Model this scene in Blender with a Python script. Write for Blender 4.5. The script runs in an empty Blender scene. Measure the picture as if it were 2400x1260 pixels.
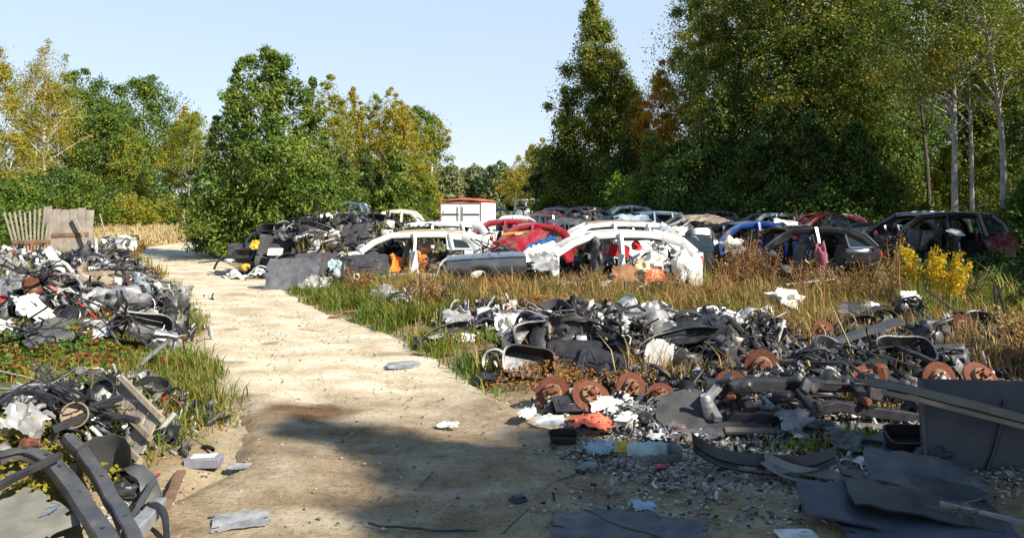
import bpy, bmesh, math, random
import numpy as np
from mathutils import Vector, Matrix, Euler, noise

S = bpy.context.scene
C = S.collection
R = math.radians

# ------------------------------------------------------------------ camera, sky, sun, exposure
F, CX, HY, CAMZ = 1884.0, 1200.0, 480.0, 1.7        # focal length and horizon in photo pixels, eye height
cam = bpy.data.cameras.new('camera'); camo = bpy.data.objects.new('camera', cam); C.objects.link(camo)
camo.location = (0, 0, CAMZ); camo.rotation_euler = (R(90), 0, 0)
cam.sensor_fit = 'HORIZONTAL'; cam.sensor_width = 36; cam.lens = 36 * F / 2400
cam.shift_y = -(630 - HY) / 2400
cam.clip_start = 0.1; cam.clip_end = 3000
S.camera = camo
SUN_AZ = 38.0            # degrees behind "straight right" of the camera
SUN_EL = 37.0
sx, sy, sz = math.cos(R(SUN_EL)) * math.cos(R(SUN_AZ)), -math.cos(R(SUN_EL)) * math.sin(R(SUN_AZ)), math.sin(R(SUN_EL))
w = bpy.data.worlds.new('World'); S.world = w; w.use_nodes = True
nt = w.node_tree; bg = nt.nodes['Background']; bg.inputs[1].default_value = 0.135
sky = nt.nodes.new('ShaderNodeTexSky'); sky.sky_type = 'NISHITA'; sky.sun_disc = False
sky.sun_elevation = R(SUN_EL); sky.sun_rotation = R(90 + SUN_AZ)
sky.air_density = 1.0; sky.dust_density = .05; sky.ozone_density = 2.2; sky.altitude = 100
mixs = nt.nodes.new('ShaderNodeMix'); mixs.data_type = 'RGBA'                     # thin bright haze evens the sky out near the horizon and thins towards the zenith
stc = nt.nodes.new('ShaderNodeTexCoord'); sse = nt.nodes.new('ShaderNodeSeparateXYZ'); srp = nt.nodes.new('ShaderNodeValToRGB'); srp2 = nt.nodes.new('ShaderNodeValToRGB')
nt.links.new(stc.outputs['Generated'], sse.inputs[0]); nt.links.new(sse.outputs['Z'], srp.inputs[0]); nt.links.new(sse.outputs['Z'], srp2.inputs[0])
for r_, c0, c1 in ((srp, (.80, .80, .80, 1), (.72, .72, .72, 1)), (srp2, (3.0, 3.25, 3.80, 1), (.75, 1.25, 2.1, 1))):
    r_.color_ramp.elements[0].position = .0; r_.color_ramp.elements[0].color = c0; r_.color_ramp.elements[1].position = .75; r_.color_ramp.elements[1].color = c1
q_ = srp2.color_ramp.elements.new(.26); q_.color = (2.75, 3.32, 3.95, 1); q_ = srp2.color_ramp.elements.new(.42); q_.color = (1.2, 1.9, 2.9, 1)
nt.links.new(srp.outputs[0], mixs.inputs[0]); nt.links.new(srp2.outputs[0], mixs.inputs[7])
nt.links.new(sky.outputs[0], mixs.inputs[6]); nt.links.new(mixs.outputs[2], bg.inputs[0])
sl = bpy.data.lights.new('sun', 'SUN'); sl.energy = 5.0; sl.angle = R(0.5); sl.color = (1.0, 0.95, 0.86)
so = bpy.data.objects.new('sun', sl); C.objects.link(so)
so.rotation_euler = Vector((sx, sy, sz)).to_track_quat('Z', 'Y').to_euler()
S.view_settings.view_transform = 'Standard'; S.view_settings.look = 'None'; S.view_settings.gamma = 1
S.view_settings.exposure = 0.8
S.cycles.max_bounces = 6; S.cycles.diffuse_bounces = 3; S.cycles.glossy_bounces = 2; S.cycles.transmission_bounces = 4
S.cycles.transparent_max_bounces = 8; S.cycles.caustics_reflective = False; S.cycles.caustics_refractive = False
S.cycles.sample_clamp_indirect = 4.0

# ------------------------------------------------------------------ noise and terrain
def _h(i, j, s):
    n = (i * 374761393 + j * 668265263 + s * 974634777) & 0xffffffff
    n = ((n ^ (n >> 13)) * 1274126177) & 0xffffffff
    return ((n ^ (n >> 16)) & 0xffff) / 65535.0
def vn(x, y, s=0):
    x = np.asarray(x, float); y = np.asarray(y, float)
    i = np.floor(x).astype(np.int64); j = np.floor(y).astype(np.int64)
    u = x - i; v = y - j; u = u * u * (3 - 2 * u); v = v * v * (3 - 2 * v)
    a = _h(i, j, s); b = _h(i + 1, j, s); c = _h(i, j + 1, s); d = _h(i + 1, j + 1, s)
    return (a * (1 - u) + b * u) * (1 - v) + (c * (1 - u) + d * u) * v
def fbm(x, y, s=0, o=4):
    t = 0; a = 0.5
    for k in range(o):
        t = t + a * (vn(x * 2 ** k, y * 2 ** k, s + k * 17) - 0.5); a *= 0.5
    return t
# left and right edges of the sand road: (y, x_left, x_right)
ROAD = np.array([(2.0, -2.6, 2.9), (4.1, -2.25, 2.7), (5.2, -1.85, 1.6), (6.2, -2.1, .35), (7.6, -2.7, -.25), (8.7, -3.35, -.75), (10, -3.9, -1.3),
                 (12.3, -4.8, -2.6), (14.6, -5.9, -3.9), (17.8, -7.6, -5.2), (22, -9.9, -7.6), (26.7, -12.6, -9.9), (32, -14.6, -12.3), (36, -15.0, -12.6),
                 (40, -15.0, -12.0), (46, -14.0, -10.5), (54, -12.0, -8.0), (62, -9.5, -5.5)])
def road_edges(y):
    return np.interp(y, ROAD[:, 0], ROAD[:, 1]), np.interp(y, ROAD[:, 0], ROAD[:, 2])
def offroad(x, y):
    l, r = road_edges(y)
    return np.maximum(l - x, x - r)                      # <0 inside the road
MOUNDS = [(-8.0, 13.6, 2.3, 3.6, .62, .35), (-5.1, 9.9, 1.1, 1.3, .40, 0), (-4.3, 20.6, 2.5, 2.4, 1.0, 0), (-3.0, 5.3, .85, 1.1, .26, 0),
          (.75, 8.9, .8, .6, .40, 0), (2.3, 9.2, .9, .6, .22, 0), (3.2, 7.3, 1.3, .6, .12, 0), (5.2, 9.6, 1.8, 1.5, .15, 0), (-.2, 11.5, .8, .8, .12, 0), (3.9, 4.6, .8, .5, .08, 0),
          (-1.3, 14.2, .9, .9, .15, 0)]
def gh(x, y):
    x = np.asarray(x, float); y = np.asarray(y, float)
    off = offroad(x, y)
    k = np.clip((off - .05) / .9, 0, 1)
    z = k * (.05 + .16 * fbm(x * .55, y * .55, 3) + .10 * fbm(x * 2.1, y * 2.1, 9)) * np.clip(1.2 - y / 90, .15, 1)
    z = z + .012 * fbm(x * .8, y * .8, 21) + .012 * fbm(x * 4, y * 4, 5, 3) * np.clip(1.3 - y / 20, 0, 1)
    for mx, my, rx, ry, hh, sh in MOUNDS:
        dx = x - mx + sh * (y - my); dy = y - my
        q = (dx / rx) ** 2 + (dy / ry) ** 2
        z = z + hh * np.clip((off - .1) / .7, 0, 1) * np.exp(-q * q * .9) * (1 + .5 * fbm(x * 1.6, y * 1.6, 31))
    return z
def ghs(x, y): return float(gh(x, y))
def P(px, py, d): return Vector(((px - CX) / F * d, d, CAMZ - (py - HY) / F * d))
_D = np.concatenate([np.linspace(2.5, 30, 1400), np.linspace(30.05, 200, 1500)])
def on(px, py, c=0.0):
    """the point seen at a photo pixel that lies c above the ground"""
    x = (px - CX) / F * _D; z = CAMZ - (py - HY) / F * _D; g_ = gh(x, _D) + c
    b = np.nonzero(z <= g_)[0]
    i = b[0] if len(b) else len(_D) - 1
    return Vector((x[i], _D[i], float(g_[i])))

# ------------------------------------------------------------------ materials
MATS = {}
def mat(name, col, rough=.7, col2=None, scale=6, metal=0.0, bump=0.0, bscale=40, mixlo=.4, mixhi=.62, coat=0.0, spec=.5, detail=6, col3=None):
    """principled surface mixed between two colours by noise in object space"""
    if name in MATS: return MATS[name]
    m = bpy.data.materials.new(name); m.use_nodes = True; MATS[name] = m
    t = m.node_tree; L = t.links; p = t.nodes['Principled BSDF']
    p.inputs['Roughness'].default_value = rough; p.inputs['Metallic'].default_value = metal
    p.inputs['Coat Weight'].default_value = coat; p.inputs['Specular IOR Level'].default_value = spec
    tc = t.nodes.new('ShaderNodeTexCoord')
    if col2 is None: col2 = tuple(c * .72 for c in col)
    n = t.nodes.new('ShaderNodeTexNoise'); n.inputs['Scale'].default_value = scale; n.inputs['Detail'].default_value = detail
    n.inputs['Roughness'].default_value = .65
    L.new(tc.outputs['Object'], n.inputs['Vector'])
    r = t.nodes.new('ShaderNodeValToRGB'); e = r.color_ramp.elements
    e[0].position = mixlo; e[0].color = (*col, 1); e[1].position = mixhi; e[1].color = (*col2, 1)
    if col3 is not None:
        q = r.color_ramp.elements.new(min(.99, mixhi + .12)); q.color = (*col3, 1)
    L.new(n.outputs['Fac'], r.inputs['Fac']); L.new(r.outputs['Color'], p.inputs['Base Color'])
    if bump:
        n2 = t.nodes.new('ShaderNodeTexNoise'); n2.inputs['Scale'].default_value = bscale; n2.inputs['Detail'].default_value = 4
        L.new(tc.outputs['Object'], n2.inputs['Vector'])
        b = t.nodes.new('ShaderNodeBump'); b.inputs['Strength'].default_value = bump; b.inputs['Distance'].default_value = .02
        L.new(n2.outputs['Fac'], b.inputs['Height']); L.new(b.outputs['Normal'], p.inputs['Normal'])
    return m
def leafmat(name, stops, trans=.3, nscale=.35, rough=.55, jitter=.5):
    """leaf colours: a ramp read by clump noise in object space plus a random value for every leaf"""
    if name in MATS: return MATS[name]
    m = bpy.data.materials.new(name); m.use_nodes = True; MATS[name] = m
    t = m.node_tree; L = t.links; p = t.nodes['Principled BSDF']; out = t.nodes['Material Output']
    p.inputs['Roughness'].default_value = rough; p.inputs['Specular IOR Level'].default_value = .35
    tc = t.nodes.new('ShaderNodeTexCoord'); g = t.nodes.new('ShaderNodeNewGeometry')
    n = t.nodes.new('ShaderNodeTexNoise'); n.inputs['Scale'].default_value = nscale; n.inputs['Detail'].default_value = 3
    L.new(tc.outputs['Object'], n.inputs['Vector'])
    a = t.nodes.new('ShaderNodeMath'); a.operation = 'MULTIPLY_ADD'; a.inputs[1].default_value = jitter; 
    L.new(g.outputs['Random Per Island'], a.inputs[0])
    s = t.nodes.new('ShaderNodeMath'); s.operation = 'MULTIPLY_ADD'; s.inputs[1].default_value = 1.7; s.inputs[2].default_value = -.35 - jitter * .5
    L.new(n.outputs['Fac'], s.inputs[0]); L.new(s.outputs[0], a.inputs[2])
    r = t.nodes.new('ShaderNodeValToRGB'); e = r.color_ramp.elements
    e[0].position = stops[0][0]; e[0].color = (*stops[0][1], 1); e[1].position = stops[-1][0]; e[1].color = (*stops[-1][1], 1)
    for pos, c in stops[1:-1]:
        q = e.new(pos); q.color = (*c, 1)
    L.new(a.outputs[0], r.inputs['Fac']); L.new(r.outputs['Color'], p.inputs['Base Color'])
    tr = t.nodes.new('ShaderNodeBsdfTranslucent'); L.new(r.outputs['Color'], tr.inputs['Color'])
    mx = t.nodes.new('ShaderNodeMixShader'); mx.inputs[0].default_value = trans
    L.new(p.outputs[0], mx.inputs[1]); L.new(tr.outputs[0], mx.inputs[2]); L.new(mx.outputs[0], out.inputs['Surface'])
    return m
def islandmat(name, stops, rough=.6, metal=0.0, spec=.5):
    """every separate fragment takes one colour of the list: (share, colour)"""
    if name in MATS: return MATS[name]
    m = bpy.data.materials.new(name); m.use_nodes = True; MATS[name] = m
    t = m.node_tree; L = t.links; p = t.nodes['Principled BSDF']
    p.inputs['Roughness'].default_value = rough; p.inputs['Specular IOR Level'].default_value = spec
    g = t.nodes.new('ShaderNodeNewGeometry'); r = t.nodes.new('ShaderNodeValToRGB'); r.color_ramp.interpolation = 'CONSTANT'
    e = r.color_ramp.elements; acc = 0
    for k, (sh, c) in enumerate(stops):
        q = e[k] if k < 2 else e.new(min(acc, .999))
        q.position = min(acc, .999); q.color = (*c, 1); acc += sh
    L.new(g.outputs['Random Per Island'], r.inputs['Fac'])
    tc = t.nodes.new('ShaderNodeTexCoord'); n = t.nodes.new('ShaderNodeTexNoise'); n.inputs['Scale'].default_value = 14; n.inputs['Detail'].default_value = 5
    L.new(tc.outputs['Object'], n.inputs['Vector'])
    mr = t.nodes.new('ShaderNodeMapRange'); mr.inputs[1].default_value = .35; mr.inputs[2].default_value = .7; mr.inputs[3].default_value = .55; mr.inputs[4].default_value = 1.1
    L.new(n.outputs['Fac'], mr.inputs[0])
    mm = t.nodes.new('ShaderNodeMix'); mm.data_type = 'RGBA'; mm.blend_type = 'MULTIPLY'; mm.inputs[0].default_value = 1
    L.new(r.outputs['Color'], mm.inputs[6]); L.new(mr.outputs[0], mm.inputs[7]); L.new(mm.outputs[2], p.inputs['Base Color'])
    p.inputs['Metallic'].default_value = metal
    return m

# ------------------------------------------------------------------ mesh helpers
def rot(a=0, b=0, c=0): return np.array(Euler((R(a), R(b), R(c))).to_matrix())
class MB:
    """collects shapes and links them as ONE mesh object"""
    def __init__(s): s.v = []; s.f = []; s.n = 0
    def add(s, V, Fc, M=None, o=(0, 0, 0)):
        V = np.asarray(V, float)
        if M is not None: V = V @ np.asarray(M).T
        V = V + np.asarray(o, float)
        s.v.append(V); k = s.n
        s.f += [tuple(i + k for i in q) for q in Fc]; s.n += len(V); return s
    def box(s, c, sz, M=None, bev=.12):
        a, b, d = [q / 2 for q in sz]; e = min(a, b, d) * 2 * bev
        V = []; idx = {}
        for X in (-1, 1):
            for Y in (-1, 1):
                for Z in (-1, 1):
                    for ax in range(3):
                        p = [X * (a - e), Y * (b - e), Z * (d - e)]
                        p[ax] = (X, Y, Z)[ax] * (a, b, d)[ax]
                        idx[(X, Y, Z, ax)] = len(V); V.append(p)
        Fc = []
        I = idx
        for g in (-1, 1):
            Fc.append([I[(g, -1, -1, 0)], I[(g, 1, -1, 0)], I[(g, 1, 1, 0)], I[(g, -1, 1, 0)]][::g])
            Fc.append([I[(-1, g, -1, 1)], I[(-1, g, 1, 1)], I[(1, g, 1, 1)], I[(1, g, -1, 1)]][::g])
            Fc.append([I[(-1, -1, g, 2)], I[(1, -1, g, 2)], I[(1, 1, g, 2)], I[(-1, 1, g, 2)]][::g])
            for h in (-1, 1):
                q = g * h
                Fc.append([I[(g, h, -1, 0)], I[(g, h, -1, 1)], I[(g, h, 1, 1)], I[(g, h, 1, 0)]][::q])
                Fc.append([I[(g, -1, h, 0)], I[(g, 1, h, 0)], I[(g, 1, h, 2)], I[(g, -1, h, 2)]][::q])
                Fc.append([I[(-1, g, h, 1)], I[(-1, g, h, 2)], I[(1, g, h, 2)], I[(1, g, h, 1)]][::q])
        for X in (-1, 1):
            for Y in (-1, 1):
                for Z in (-1, 1):
                    Fc.append([I[(X, Y, Z, 0)], I[(X, Y, Z, 1)], I[(X, Y, Z, 2)]][::X * Y * Z])
        return s.add(V, Fc, M, c)
    def tube(s, pts, r, n=8, flat=1.0, cap=True, up=(0, 0, 1)):
        pts = [Vector(p) for p in pts]; m = len(pts)
        rr = [r] * m if np.isscalar(r) else list(r)
        V = []; prev = None
        for i, p in enumerate(pts):
            t = (pts[min(i + 1, m - 1)] - pts[max(i - 1, 0)]).normalized()
            if prev is None:
                a = Vector(up).cross(t)
                if a.length < 1e-3: a = Vector((1, 0, 0)).cross(t)
            else: a = prev - t * prev.dot(t)
            a.normalize(); prev = a; b = t.cross(a)
            for k in range(n):
                q = 2 * math.pi * k / n
                V.append(p + a * (rr[i] * math.cos(q)) + b * (rr[i] * flat * math.sin(q)))
        Fc = [(i * n + k, i * n + (k + 1) % n, (i + 1) * n + (k + 1) % n, (i + 1) * n + k) for i in range(m - 1) for k in range(n)]
        if cap: Fc += [tuple(range(n - 1, -1, -1)), tuple((m - 1) * n + k for k in range(n))]
        return s.add([tuple(q) for q in V], Fc)
    def bar(s, pts, wy, wz, up=(0, 0, 1)):
        """swept rounded rectangle: wy across, wz along up"""
        pts = [Vector(p) for p in pts]; m = len(pts); V = []
        sec = [(-.5, -.40), (-.40, -.5), (.40, -.5), (.5, -.40), (.5, .40), (.40, .5), (-.40, .5), (-.5, .40)]
        for i, p in enumerate(pts):
            t = (pts[min(i + 1, m - 1)] - pts[max(i - 1, 0)]).normalized()
            a = Vector(up).cross(t)
            if a.length < 1e-3: a = Vector((1, 0, 0)).cross(t)
            a.normalize(); b = t.cross(a)
            V += [tuple(p + a * (wy * q[0]) + b * (wz * q[1])) for q in sec]
        n = 8
        Fc = [(i * n + k, i * n + (k + 1) % n, (i + 1) * n + (k + 1) % n, (i + 1) * n + k) for i in range(m - 1) for k in range(n)]
        Fc += [tuple(range(n - 1, -1, -1)), tuple((m - 1) * n + k for k in range(n))]
        return s.add(V, Fc)
    def sheet(s, G, th=.01, skip=None, wrap=False):
        """a grid of points G[m,n,3] given a thickness; skip(i,j) leaves cells out"""
        G = np.asarray(G, float); m, n = G.shape[:2]
        du = np.gradient(G, axis=0); dv = np.gradient(G, axis=1)
        N = np.cross(du, dv); N /= (np.linalg.norm(N, axis=2, keepdims=True) + 1e-9)
        A = G + N * th / 2; B = G - N * th / 2
        V = np.concatenate([A.reshape(-1, 3), B.reshape(-1, 3)]); K = m * n
        keep = {(i, j) for i in range(m - 1) for j in range(n - 1) if not (skip and skip(i, j))}
        Fc = []; ix = lambda i, j: i * n + j
        for i, j in keep:
            a, b, c, d = ix(i, j), ix(i + 1, j), ix(i + 1, j + 1), ix(i, j + 1)
            Fc.append((a, b, c, d)); Fc.append((K + d, K + c, K + b, K + a))
            if (i - 1, j) not in keep: Fc.append((a, d, K + d, K + a))
            if (i + 1, j) not in keep: Fc.append((c, b, K + b, K + c))
            if (i, j - 1) not in keep: Fc.append((b, a, K + a, K + b))
            if (i, j + 1) not in keep: Fc.append((d, c, K + c, K + d))
        return s.add(V, Fc)
    def lathe(s, prof, n=20, M=None, o=(0, 0, 0), close=False):
        m = len(prof); V = [(r * math.cos(2 * math.pi * k / n), r * math.sin(2 * math.pi * k / n), z) for r, z in prof for k in range(n)]
        Fc = [(i * n + k, i * n + (k + 1) % n, (i + 1) * n + (k + 1) % n, (i + 1) * n + k) for i in range(m - 1) for k in range(n)]
        if close: Fc += [((m - 1) * n + k, (m - 1) * n + (k + 1) % n, (k + 1) % n, k) for k in range(n)]
        else: Fc += [tuple(range(n - 1, -1, -1)), tuple((m - 1) * n + k for k in range(n))]
        return s.add(V, Fc, M, o)
    def prism(s, poly, th, M=None, o=(0, 0, 0)):
        n = len(poly); V = [(x, y, -th / 2) for x, y in poly] + [(x, y, th / 2) for x, y in poly]
        Fc = [tuple(range(n - 1, -1, -1)), tuple(range(n, 2 * n))] + [(k, (k + 1) % n, n + (k + 1) % n, n + k) for k in range(n)]
        return s.add(V, Fc, M, o)
    def wobble(s, a, sc=3, seed=0):
        for V in s.v:
            for i in range(len(V)):
                p = Vector(V[i]) * sc + Vector((seed * 3.1, seed * 1.7, 0))
                V[i] += np.array(noise.noise_vector(p)) * a
        return s
    def xf(s, M=None, o=(0, 0, 0)):
        s.v = [(V @ np.asarray(M).T if M is not None else V) + np.asarray(o, float) for V in s.v]; return s
    def build(s, name, m, parent=None, smooth=True, ang=38):
        me = bpy.data.meshes.new(name)
        V = np.concatenate(s.v) if s.v else np.zeros((0, 3))
        me.from_pydata(V.tolist(), [], s.f); me.materials.append(m)
        if smooth:
            me.polygons.foreach_set('use_smooth', [True] * len(me.polygons)); me.set_sharp_from_angle(angle=R(ang))
        me.update()
        o = bpy.data.objects.new(name, me); C.objects.link(o)
        if parent: o.parent = parent
        return o
def rawmesh(name, V, Fv, m, parent=None, smooth=False):
    """fast mesh from arrays: V (n,3), Fv (k,3 or 4)"""
    me = bpy.data.meshes.new(name); V = np.asarray(V, np.float32); Fv = np.asarray(Fv, np.int32); k, q = Fv.shape
    me.vertices.add(len(V)); me.vertices.foreach_set('co', V.ravel())
    me.loops.add(k * q); me.loops.foreach_set('vertex_index', Fv.ravel())
    me.polygons.add(k); me.polygons.foreach_set('loop_start', np.arange(k, dtype=np.int32) * q)
    if smooth: me.polygons.foreach_set('use_smooth', np.ones(k, bool))
    me.materials.append(m); me.update(calc_edges=True)
    o = bpy.data.objects.new(name, me); C.objects.link(o)
    if parent: o.parent = parent
    return o
def tag(o, label=None, cat=None, group=None, kind=None):
    if label: o['label'] = label
    if cat: o['category'] = cat
    if group: o['group'] = group
    if kind: o['kind'] = kind
    return o
def empty(name, label, cat, loc=(0, 0, 0), rotz=0, group=None, e=None):
    o = bpy.data.objects.new(name, None); C.objects.link(o); o.empty_display_size = .2
    o.location = loc; o.rotation_euler = e if e else (0, 0, rotz)
    return tag(o, label, cat, group)
# ------------------------------------------------------------------ ground and road
def axis(lo, hi, fine_lo, fine_hi, step, grow=1.18):
    a = list(np.arange(fine_lo, fine_hi + 1e-6, step)); s = step
    while a[-1] < hi: s *= grow; a.append(min(hi, a[-1] + s))
    s = step; b = []
    x = fine_lo
    while x > lo: s *= grow; x = max(lo, x - s); b.append(x)
    return np.array(b[::-1] + a)
def ground_material():
    m = bpy.data.materials.new('earth'); m.use_nodes = True
    t = m.node_tree; L = t.links; p = t.nodes['Principled BSDF']; p.inputs['Roughness'].default_value = .95; p.inputs['Specular IOR Level'].default_value = .1
    tc = t.nodes.new('ShaderNodeTexCoord')
    def nz(sc, det=6):
        n = t.nodes.new('ShaderNodeTexNoise'); n.inputs['Scale'].default_value = sc; n.inputs['Detail'].default_value = det; n.inputs['Roughness'].default_value = .7
        L.new(tc.outputs['Object'], n.inputs['Vector']); return n
    def ramp(n, stops):
        r = t.nodes.new('ShaderNodeValToRGB'); e = r.color_ramp.elements
        e[0].position, e[0].color = stops[0][0], (*stops[0][1], 1); e[1].position, e[1].color = stops[-1][0], (*stops[-1][1], 1)
        for q, c in stops[1:-1]: e.new(q).color = (*c, 1)
        L.new(n.outputs['Fac'], r.inputs['Fac']); return r
    earth = ramp(nz(2.2), [(.3, (.10, .065, .035)), (.48, (.21, .14, .075)), (.6, (.30, .21, .11)), (.72, (.36, .29, .19))])
    turf = ramp(nz(3.1), [(.32, (.06, .075, .02)), (.5, (.14, .13, .035)), (.68, (.30, .21, .08))])
    at = t.nodes.new('ShaderNodeAttribute'); at.attribute_name = 'turf'
    mx = t.nodes.new('ShaderNodeMix'); mx.data_type = 'RGBA'
    L.new(at.outputs['Fac'], mx.inputs[0]); L.new(earth.outputs['Color'], mx.inputs[6]); L.new(turf.outputs['Color'], mx.inputs[7])
    at2 = t.nodes.new('ShaderNodeAttribute'); at2.attribute_name = 'sand'
    sand = ramp(nz(5), [(.3, (.30, .22, .13)), (.5, (.43, .34, .21)), (.7, (.52, .44, .31))])
    mx2 = t.nodes.new('ShaderNodeMix'); mx2.data_type = 'RGBA'
    L.new(at2.outputs['Fac'], mx2.inputs[0]); L.new(mx.outputs[2], mx2.inputs[6]); L.new(sand.outputs['Color'], mx2.inputs[7])
    L.new(mx2.outputs[2], p.inputs['Base Color'])
    b = t.nodes.new('ShaderNodeBump'); b.inputs['Strength'].default_value = .8; b.inputs['Distance'].default_value = .04
    L.new(nz(18, 8).outputs['Fac'], b.inputs['Height']); L.new(b.outputs['Normal'], p.inputs['Normal'])
    return m
gx = axis(-600, 600, -10, 8, .13); gy = axis(-60, 1500, 3, 17, .13)
GX, GY = np.meshgrid(gx, gy, indexing='ij'); GZ = gh(GX, GY)
off = offroad(GX, GY); GZ = np.where(off < .12, GZ - .05 * np.clip((.12 - off) / .1, 0, 1), GZ)
V = np.stack([GX, GY, GZ], -1).reshape(-1, 3); nx, ny = GX.shape
I = np.arange(nx * ny).reshape(nx, ny)
Fq = np.stack([I[:-1, :-1], I[1:, :-1], I[1:, 1:], I[:-1, 1:]], -1).reshape(-1, 4)
g = rawmesh('ground', V, Fq, ground_material(), smooth=True); tag(g, kind='structure')
turf = np.clip((GY - 9.5) / 3, 0, 1) * np.clip((off - .2) / .8, 0, 1)
turf = np.maximum(turf, np.clip((off - .3) / .5, 0, 1) * (GX < -1.5) * .95)
turf = np.clip(turf + .9 * fbm(GX * .9, GY * .9, 44) * (turf > 0), 0, 1)
sand = np.clip(1 - (off - .0) / .32 + 1.6 * fbm(GX * 1.7, GY * 1.7, 8), 0, 1) * (off < 1.6)
sand = np.maximum(sand, .35 * np.clip(1 + 2.5 * fbm(GX * .8, GY * .8, 71) - (np.abs(GX - 1.6) / 1.8) ** 2 - ((GY - 5.3) / 1.2) ** 2, 0, 1))
for nm, a in (('turf', turf), ('sand', sand)):
    at = g.data.attributes.new(nm, 'FLOAT', 'POINT'); at.data.foreach_set('value', a.astype(np.float32).ravel())

def road_material():
    m = bpy.data.materials.new('sand_road'); m.use_nodes = True
    t = m.node_tree; L = t.links; p = t.nodes['Principled BSDF']; p.inputs['Roughness'].default_value = .95; p.inputs['Specular IOR Level'].default_value = .1
    tc = t.nodes.new('ShaderNodeTexCoord')
    def nz(sc, det=6, st=None):
        n = t.nodes.new('ShaderNodeTexNoise'); n.inputs['Scale'].default_value = sc; n.inputs['Detail'].default_value = det; n.inputs['Roughness'].default_value = .72
        if st:
            mp = t.nodes.new('ShaderNodeMapping'); mp.inputs['Scale'].default_value = st; mp.inputs['Rotation'].default_value = (0, 0, R(8))
            L.new(tc.outputs['Object'], mp.inputs[0]); L.new(mp.outputs[0], n.inputs['Vector'])
        else: L.new(tc.outputs['Object'], n.inputs['Vector'])
        return n
    def ramp(n, stops, out='Fac'):
        r = t.nodes.new('ShaderNodeValToRGB'); e = r.color_ramp.elements
        e[0].position, e[0].color = stops[0][0], (*stops[0][1], 1); e[1].position, e[1].color = stops[-1][0], (*stops[-1][1], 1)
        for q, c in stops[1:-1]: e.new(q).color = (*c, 1)
        L.new(n.outputs[out], r.inputs['Fac']); return r
    def mix(a, b, fac, mode='MIX', f=None):
        x = t.nodes.new('ShaderNodeMix'); x.data_type = 'RGBA'; x.blend_type = mode
        if fac is not None: L.new(fac, x.inputs[0])
        else: x.inputs[0].default_value = f
        L.new(a, x.inputs[6]); L.new(b, x.inputs[7]); return x.outputs[2]
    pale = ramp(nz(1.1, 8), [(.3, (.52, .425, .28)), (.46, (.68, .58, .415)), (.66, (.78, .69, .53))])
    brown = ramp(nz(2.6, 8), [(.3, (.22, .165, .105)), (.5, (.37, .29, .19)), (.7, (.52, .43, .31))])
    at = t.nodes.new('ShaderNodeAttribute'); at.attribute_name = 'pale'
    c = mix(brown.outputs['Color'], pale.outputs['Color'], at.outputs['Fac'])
    track = ramp(nz(1.5, 8, (.8, 1.3, 1)), [(.44, (1, 1, 1)), (.54, (.80, .73, .64)), (.68, (.52, .45, .37))])
    c = mix(c, track.outputs['Color'], None, 'MULTIPLY', .8)
    grit = ramp(nz(30, 4), [(.34, (.45, .39, .33)), (.46, (1, 1, 1)), (.66, (1, 1, 1)), (.75, (1.22, 1.22, 1.2))])
    c = mix(c, grit.outputs['Color'], None, 'MULTIPLY', .75)
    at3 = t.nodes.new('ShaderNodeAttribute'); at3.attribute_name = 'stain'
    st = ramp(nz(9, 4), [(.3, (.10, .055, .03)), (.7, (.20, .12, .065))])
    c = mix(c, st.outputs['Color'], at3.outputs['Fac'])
    L.new(c, p.inputs['Base Color'])
    b = t.nodes.new('ShaderNodeBump'); b.inputs['Strength'].default_value = .7; b.inputs['Distance'].default_value = .03
    L.new(nz(16, 8).outputs['Fac'], b.inputs['Height']); L.new(b.outputs['Normal'], p.inputs['Normal'])
    return m
ry = np.concatenate([np.arange(2, 20, .10), np.arange(20, 62, .3)]); ru = np.linspace(0, 1, 60)
RY = np.repeat(ry[:, None], 60, 1); l, r_ = road_edges(RY)
l = l + .30 * fbm(RY * 1.3, RY * 0, 61) + .10 * fbm(RY * 6, RY * 0, 62); r_ = r_ + .30 * fbm(RY * 1.3, RY * 0, 63) + .10 * fbm(RY * 6, RY * 0, 64)
RX = l + (r_ - l) * ru[None]
RZ = gh(RX, RY) + .006 - .025 * (np.exp(-((ru[None] - .3) / .09) ** 2) + np.exp(-((ru[None] - .68) / .09) ** 2))  + .014 * fbm(RX * 5, RY * 5, 90, 4) * np.clip(1.4 - RY / 12, 0, 1)
edge = np.minimum(ru, 1 - ru)[None] * (r_ - l)
RZ = RZ - .05 * np.clip((.10 - edge) / .10, 0, 1)
V = np.stack([RX, RY, RZ], -1).reshape(-1, 3); I = np.arange(RX.size).reshape(RX.shape)
Fq = np.stack([I[:-1, :-1], I[:-1, 1:], I[1:, 1:], I[1:, :-1]], -1).reshape(-1, 4)
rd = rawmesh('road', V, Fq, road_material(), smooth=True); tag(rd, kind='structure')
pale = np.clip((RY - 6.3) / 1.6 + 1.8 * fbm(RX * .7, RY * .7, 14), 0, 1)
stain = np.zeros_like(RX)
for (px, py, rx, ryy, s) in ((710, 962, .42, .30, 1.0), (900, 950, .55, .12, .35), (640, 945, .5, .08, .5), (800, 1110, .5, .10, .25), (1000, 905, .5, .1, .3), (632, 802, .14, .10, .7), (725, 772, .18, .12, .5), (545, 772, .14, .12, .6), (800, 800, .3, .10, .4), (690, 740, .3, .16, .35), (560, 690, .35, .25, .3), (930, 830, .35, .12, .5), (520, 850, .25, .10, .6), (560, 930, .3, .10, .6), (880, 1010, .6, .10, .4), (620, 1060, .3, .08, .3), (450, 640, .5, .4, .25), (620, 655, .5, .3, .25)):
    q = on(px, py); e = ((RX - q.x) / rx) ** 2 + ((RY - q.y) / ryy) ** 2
    stain = np.maximum(stain, s * np.clip(1.25 - e + 1.6 * fbm(RX * 5, RY * 5, 55), 0, 1))
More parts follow.
